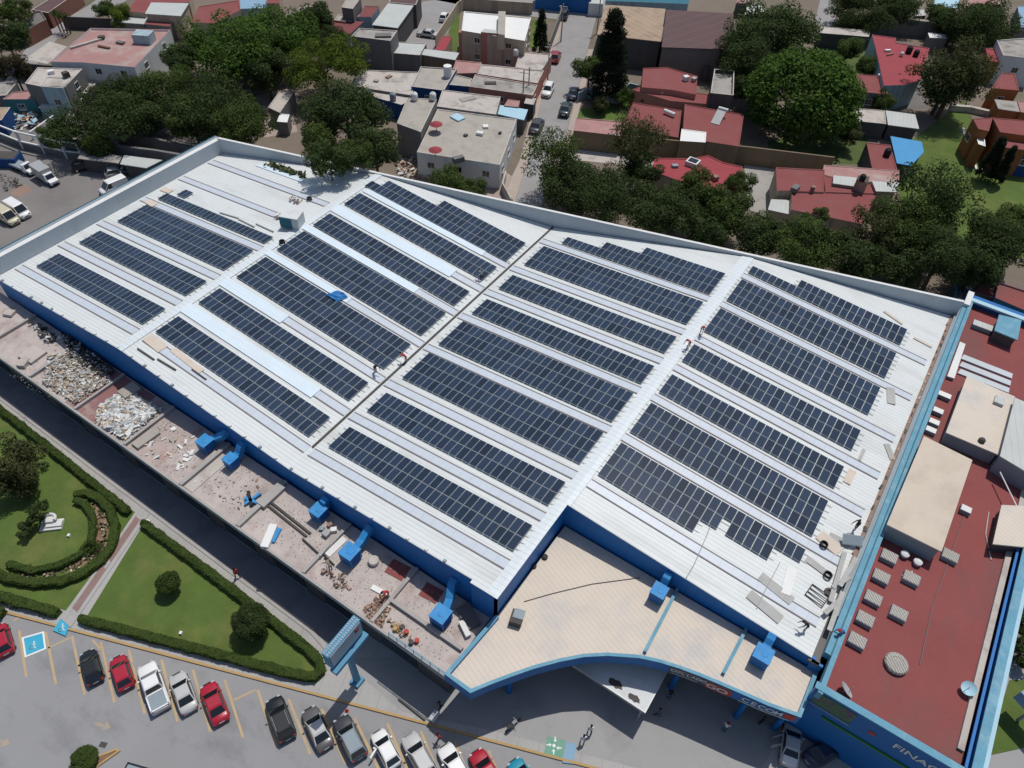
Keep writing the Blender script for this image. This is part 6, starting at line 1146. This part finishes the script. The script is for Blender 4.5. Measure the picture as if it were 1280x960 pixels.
house('long pale flat roof by the grey boundary wall', [(1024, 41), (1026, 33), (1089, 38), (1086, 46)], 3.2, 'roof_pale', 'wall_dark', .05); fence('boundary_wall', 'long grey boundary wall at the upper right', [(1044, 38), (1100, 42), (1180, 50), (1245, 56), (1300, 60)], 3.6, 'wall_gray', .3)
house('white house with grey roof at the right edge', [(1254, 69), (1246, 50), (1300, 46), (1300, 74)], 6, 'roof_gray', 'wall_white', .2, 1); house('dull pink roof with orange wall right of the olive tree', [(1239, 110), (1253, 91), (1269, 92), (1274, 113)], 4.5, 'red_roof', 'wall_orange', .1, 1); house('small red roof behind the olive tree', [(1236, 76), (1232, 60), (1250, 62), (1256, 78)], 4.6, 'red_bright', 'wall_orange', .1)
house('grey sheet lean-to beside the orange wall', [(1248, 136), (1243, 124), (1271, 127), (1276, 140)], 3.2, 'roof_gray', 'wall_orange', eave=.1); house('pinkish roof at the right edge', [(1276, 140), (1272, 126), (1300, 128), (1300, 144)], 3.4, 'red_faded', 'wall_orange', .1)
house('orange house with small red hip roof by the lawn', [(1223, 161), (1216, 148), (1241, 147), (1236, 164)], 6, 'red_roof', 'wall_orange', .08, 1); house('orange house with long red roof at the right edge', [(1250, 165), (1241, 147), (1300, 152), (1300, 172)], 6.2, 'red_roof', 'wall_orange', .08); house('orange house front with lower red roof', [(1255, 184), (1247, 167), (1300, 174), (1300, 190)], 5, 'red_roof', 'wall_orange', .08, 2)
house('orange stair block with white top', [(1223, 180), (1221, 173), (1231, 174), (1232, 183)], 4.4, 'paint_white', 'wall_orange', .1); house('dark blue wall block at the right edge', [(1275, 190), (1278, 176), (1300, 178), (1300, 194)], 4.5, 'wall_blue', 'wall_blue', .1)
fence('garden_path_wall', 'low white kerb wall along the orange house', [(1203, 162), (1208, 185), (1220, 214), (1234, 214)], .4, 'white_plain', .4); fence('garden_wall', 'pale low wall above the lawn', [(1185, 138), (1210, 140), (1236, 146)], 1.2, 'roof_pale', .8)
fence('shed_wall', 'teal fence of the cluttered yard behind the red-roofed shop', [(1185, 385), (1195, 350), (1215, 355)], 2.4, 'teal_dark', .2); heap('yard_debris', [(1196, 358), (1222, 362), (1215, 382), (1190, 378)], 130, .3, 1.2, ('debris', 'paint_bluegray', 'debris_tan', 'roof_pale'), 27, .6, 0)
house('shaded red roof right of the cluttered yard', [(1244, 372), (1248, 352), (1310, 372), (1310, 400)], 4, 'red_floor', 'teal_dark', .2); house('low dull red roof by the cluttered yard', [(1218, 364), (1222, 352), (1246, 356), (1242, 372)], 3, 'red_dark', 'wall_dark', .1)
for l, px, mn in (('small pale shed at the top right', [(1143, 20), (1146, 11), (1158, 12), (1157, 20)], 'roof_sheet'), ('small cream shed roof by the boundary wall', [(1138, 27), (1143, 23), (1162, 25), (1160, 29)], 'roof_buff'), ('white ridged roof just inside the boundary wall', [(1162, 47), (1160, 41), (1184, 43), (1184, 48)], 'paint_white'), ('pale red roof at the top right', [(1205, 10), (1212, -4), (1255, -4), (1250, 5)], 'red_faded'), ('blue and white stall roof at the top right', [(1165, 10), (1170, -2), (1200, -2), (1196, 10)], 'blue_pale'), ('pale sheet roof at the top centre', [(930, 18), (933, 6), (955, 6), (958, 16)], 'roof_sheet'), ('red roof at the top centre', [(920, 4), (924, -6), (938, -6), (935, 4)], 'red_faded'), ('pale blue house corner at the top right edge', [(1276, 34), (1272, 8), (1300, 8), (1300, 34)], 'paint_bluegray')):
    house(l, px, 3.2, mn, 'wall_gray', .05)
house('small pale slab roof between the tree groups', [(335, 134), (350, 113), (368, 114), (350, 141)], 3.0, 'roof_pale', 'wall_gray', .08); house('little white roof below the pale slab', [(346, 152), (350, 142), (362, 143), (359, 153)], 2.6, 'paint_white', 'wall_gray', .05)
for i, (px, z, sz, mn, l) in enumerate((((600, 165), 4.5, (1.2, .8, .5), 'cap_white', 'small white box in the middle of the broad buff roof'), ((607, 157), 4.5, (.9, .9, .35), 'white_plain', 'white cover near the far edge of the broad buff roof'), ((573, 196), 4.5, (1.8, .9, .9), 'wall_gray', 'grey box at the front edge of broad buff roof'),
  ((582, 168), 4.5, (.6, .6, .3), 'gutter_dark', 'small dark vent in the broad buff roof'), ((625, 165), 4.5, (.5, .5, .3), 'gutter_dark', 'small dark vent at the street side of broad buff roof'), ((613, 103), 3.5, (2.2, 1.0, .2), 'gutter_dark', 'dark hatch on the grey stained roof row'), ((585, 123), 4.1, (3, 1.4, .12), 'roof_gray', 'grey patch sheet on the pale flat roof'),
  ((486, 95), 3.5, (1.2, .8, .25), 'rust', 'brown board on the wide pale flat roof'), ((470, 100), 3.5, (.9, .7, .3), 'roof_gray', 'grey lump on the wide pale flat roof'), ((479, 43), 6.7, (3.2, 1.6, .3), 'concrete_dark', 'dark tarp on the tall grey block'), ((63, 88), 5.9, (1.0, .8, .6), 'white_plain', 'white box on the grey block house'),
  ((81, 90), 5.9, (1.0, 1.0, 1.1), 'gutter_dark', 'dark tank box on the grey block house'), ((150, 52), 6.1, (1.6, .8, .3), 'concrete_dark', 'dark beam pile in the stained pink roof middle'), ((126, 45), 6.1, (1.1, .9, .5), 'gutter_dark', 'dark heap at the far part of stained pink roof'), ((858, 95), 5.0, (1.0, .9, .8), 'cap_white', 'pale chimney on the raised pink roof'),
  ((868, 97), 5.0, (1.0, .8, .6), 'roof_buff', 'buff chimney beside the pale one'), ((827, 114), 4.0, (.7, .6, .4), 'white_plain', 'white vent on the narrow pink roof'), ((844, 206), 3.9, (1.0, .7, .4), 'cap_gray', 'grey vent on the bright red roof'), ((895, 220), 3.9, (.8, .8, .8), 'rust', 'brown chimney on the bright red roof'),
  ((995, 233), 4.1, (1.5, 1.0, .8), 'wall_gray', 'grey roof box on the upper large red roof'), ((1017, 233), 4.1, (.6, .6, .9), 'rust', 'thin brown chimney on the upper large red roof'), ((1110, 62), 4.9, (1.2, .5, .4), 'cap_white', 'white ridge box on the right red roof'), ((1113, 67), 4.9, (1.8, .25, .3), 'rust', 'brown bar on the right red roof'), ((1100, 93), 3.9, (.6, .6, .6), 'white_plain', 'white pipe head on the small shed'))):
    tb('roof_box', l, 'roof box', px, sz, mn, .3+.4*(i % 4), z=z)
# street poles
def pole(px, label, h=8):
    c = G(*px, 0); t = thing('utility_pole', label, 'pole', c, 'street poles'); b = MB(); b.tube([c, c+Vector((0, 0, h))], [.16, .11], 'concrete', 8); b.build('post', t); b = MB(); b.box(c+Vector((0, 0, h-.6)), (1.8, .12, .12), 'wood_gray', .4); b.build('cross_arm', t)
pole((684, 105), 'concrete pole on the pavement near the white car'); pole((701, 52), 'concrete pole beside the grey street wall'); pole((746, 42), 'dark pole at the tan warehouse corner'); pole((653, 138), 'pole by the light blue sheet roof'); pole((660, 128), 'pole standing beside the little pale roof', 7)
# street corner right of the shop: small sign and tree
c = G(1272, 900, .2); t = thing('street_sign_box', 'blue-grey ribbed sign box over the right lawn', 'sign', (c.x, c.y, .2)); b = MB(); b.box((c.x, c.y, 3.4), (3.2, 1.2, 1.4), 'paint_bluegray', -.5); b.build('sign_box', t); b = MB(); b.tube([(c.x, c.y, .2), (c.x, c.y, 2.8)], .15, 'gray_metal', 8); b.build('pole', t)
tree((1272, 775), 22, 2.5, 'leaf_dark', 'dark tree beyond the right shop wall', 'round'); tree((1280, 815), 18, 2, 'leaf_dark', 'dark shrub near the pavement beyond the right shop wall', 'round')
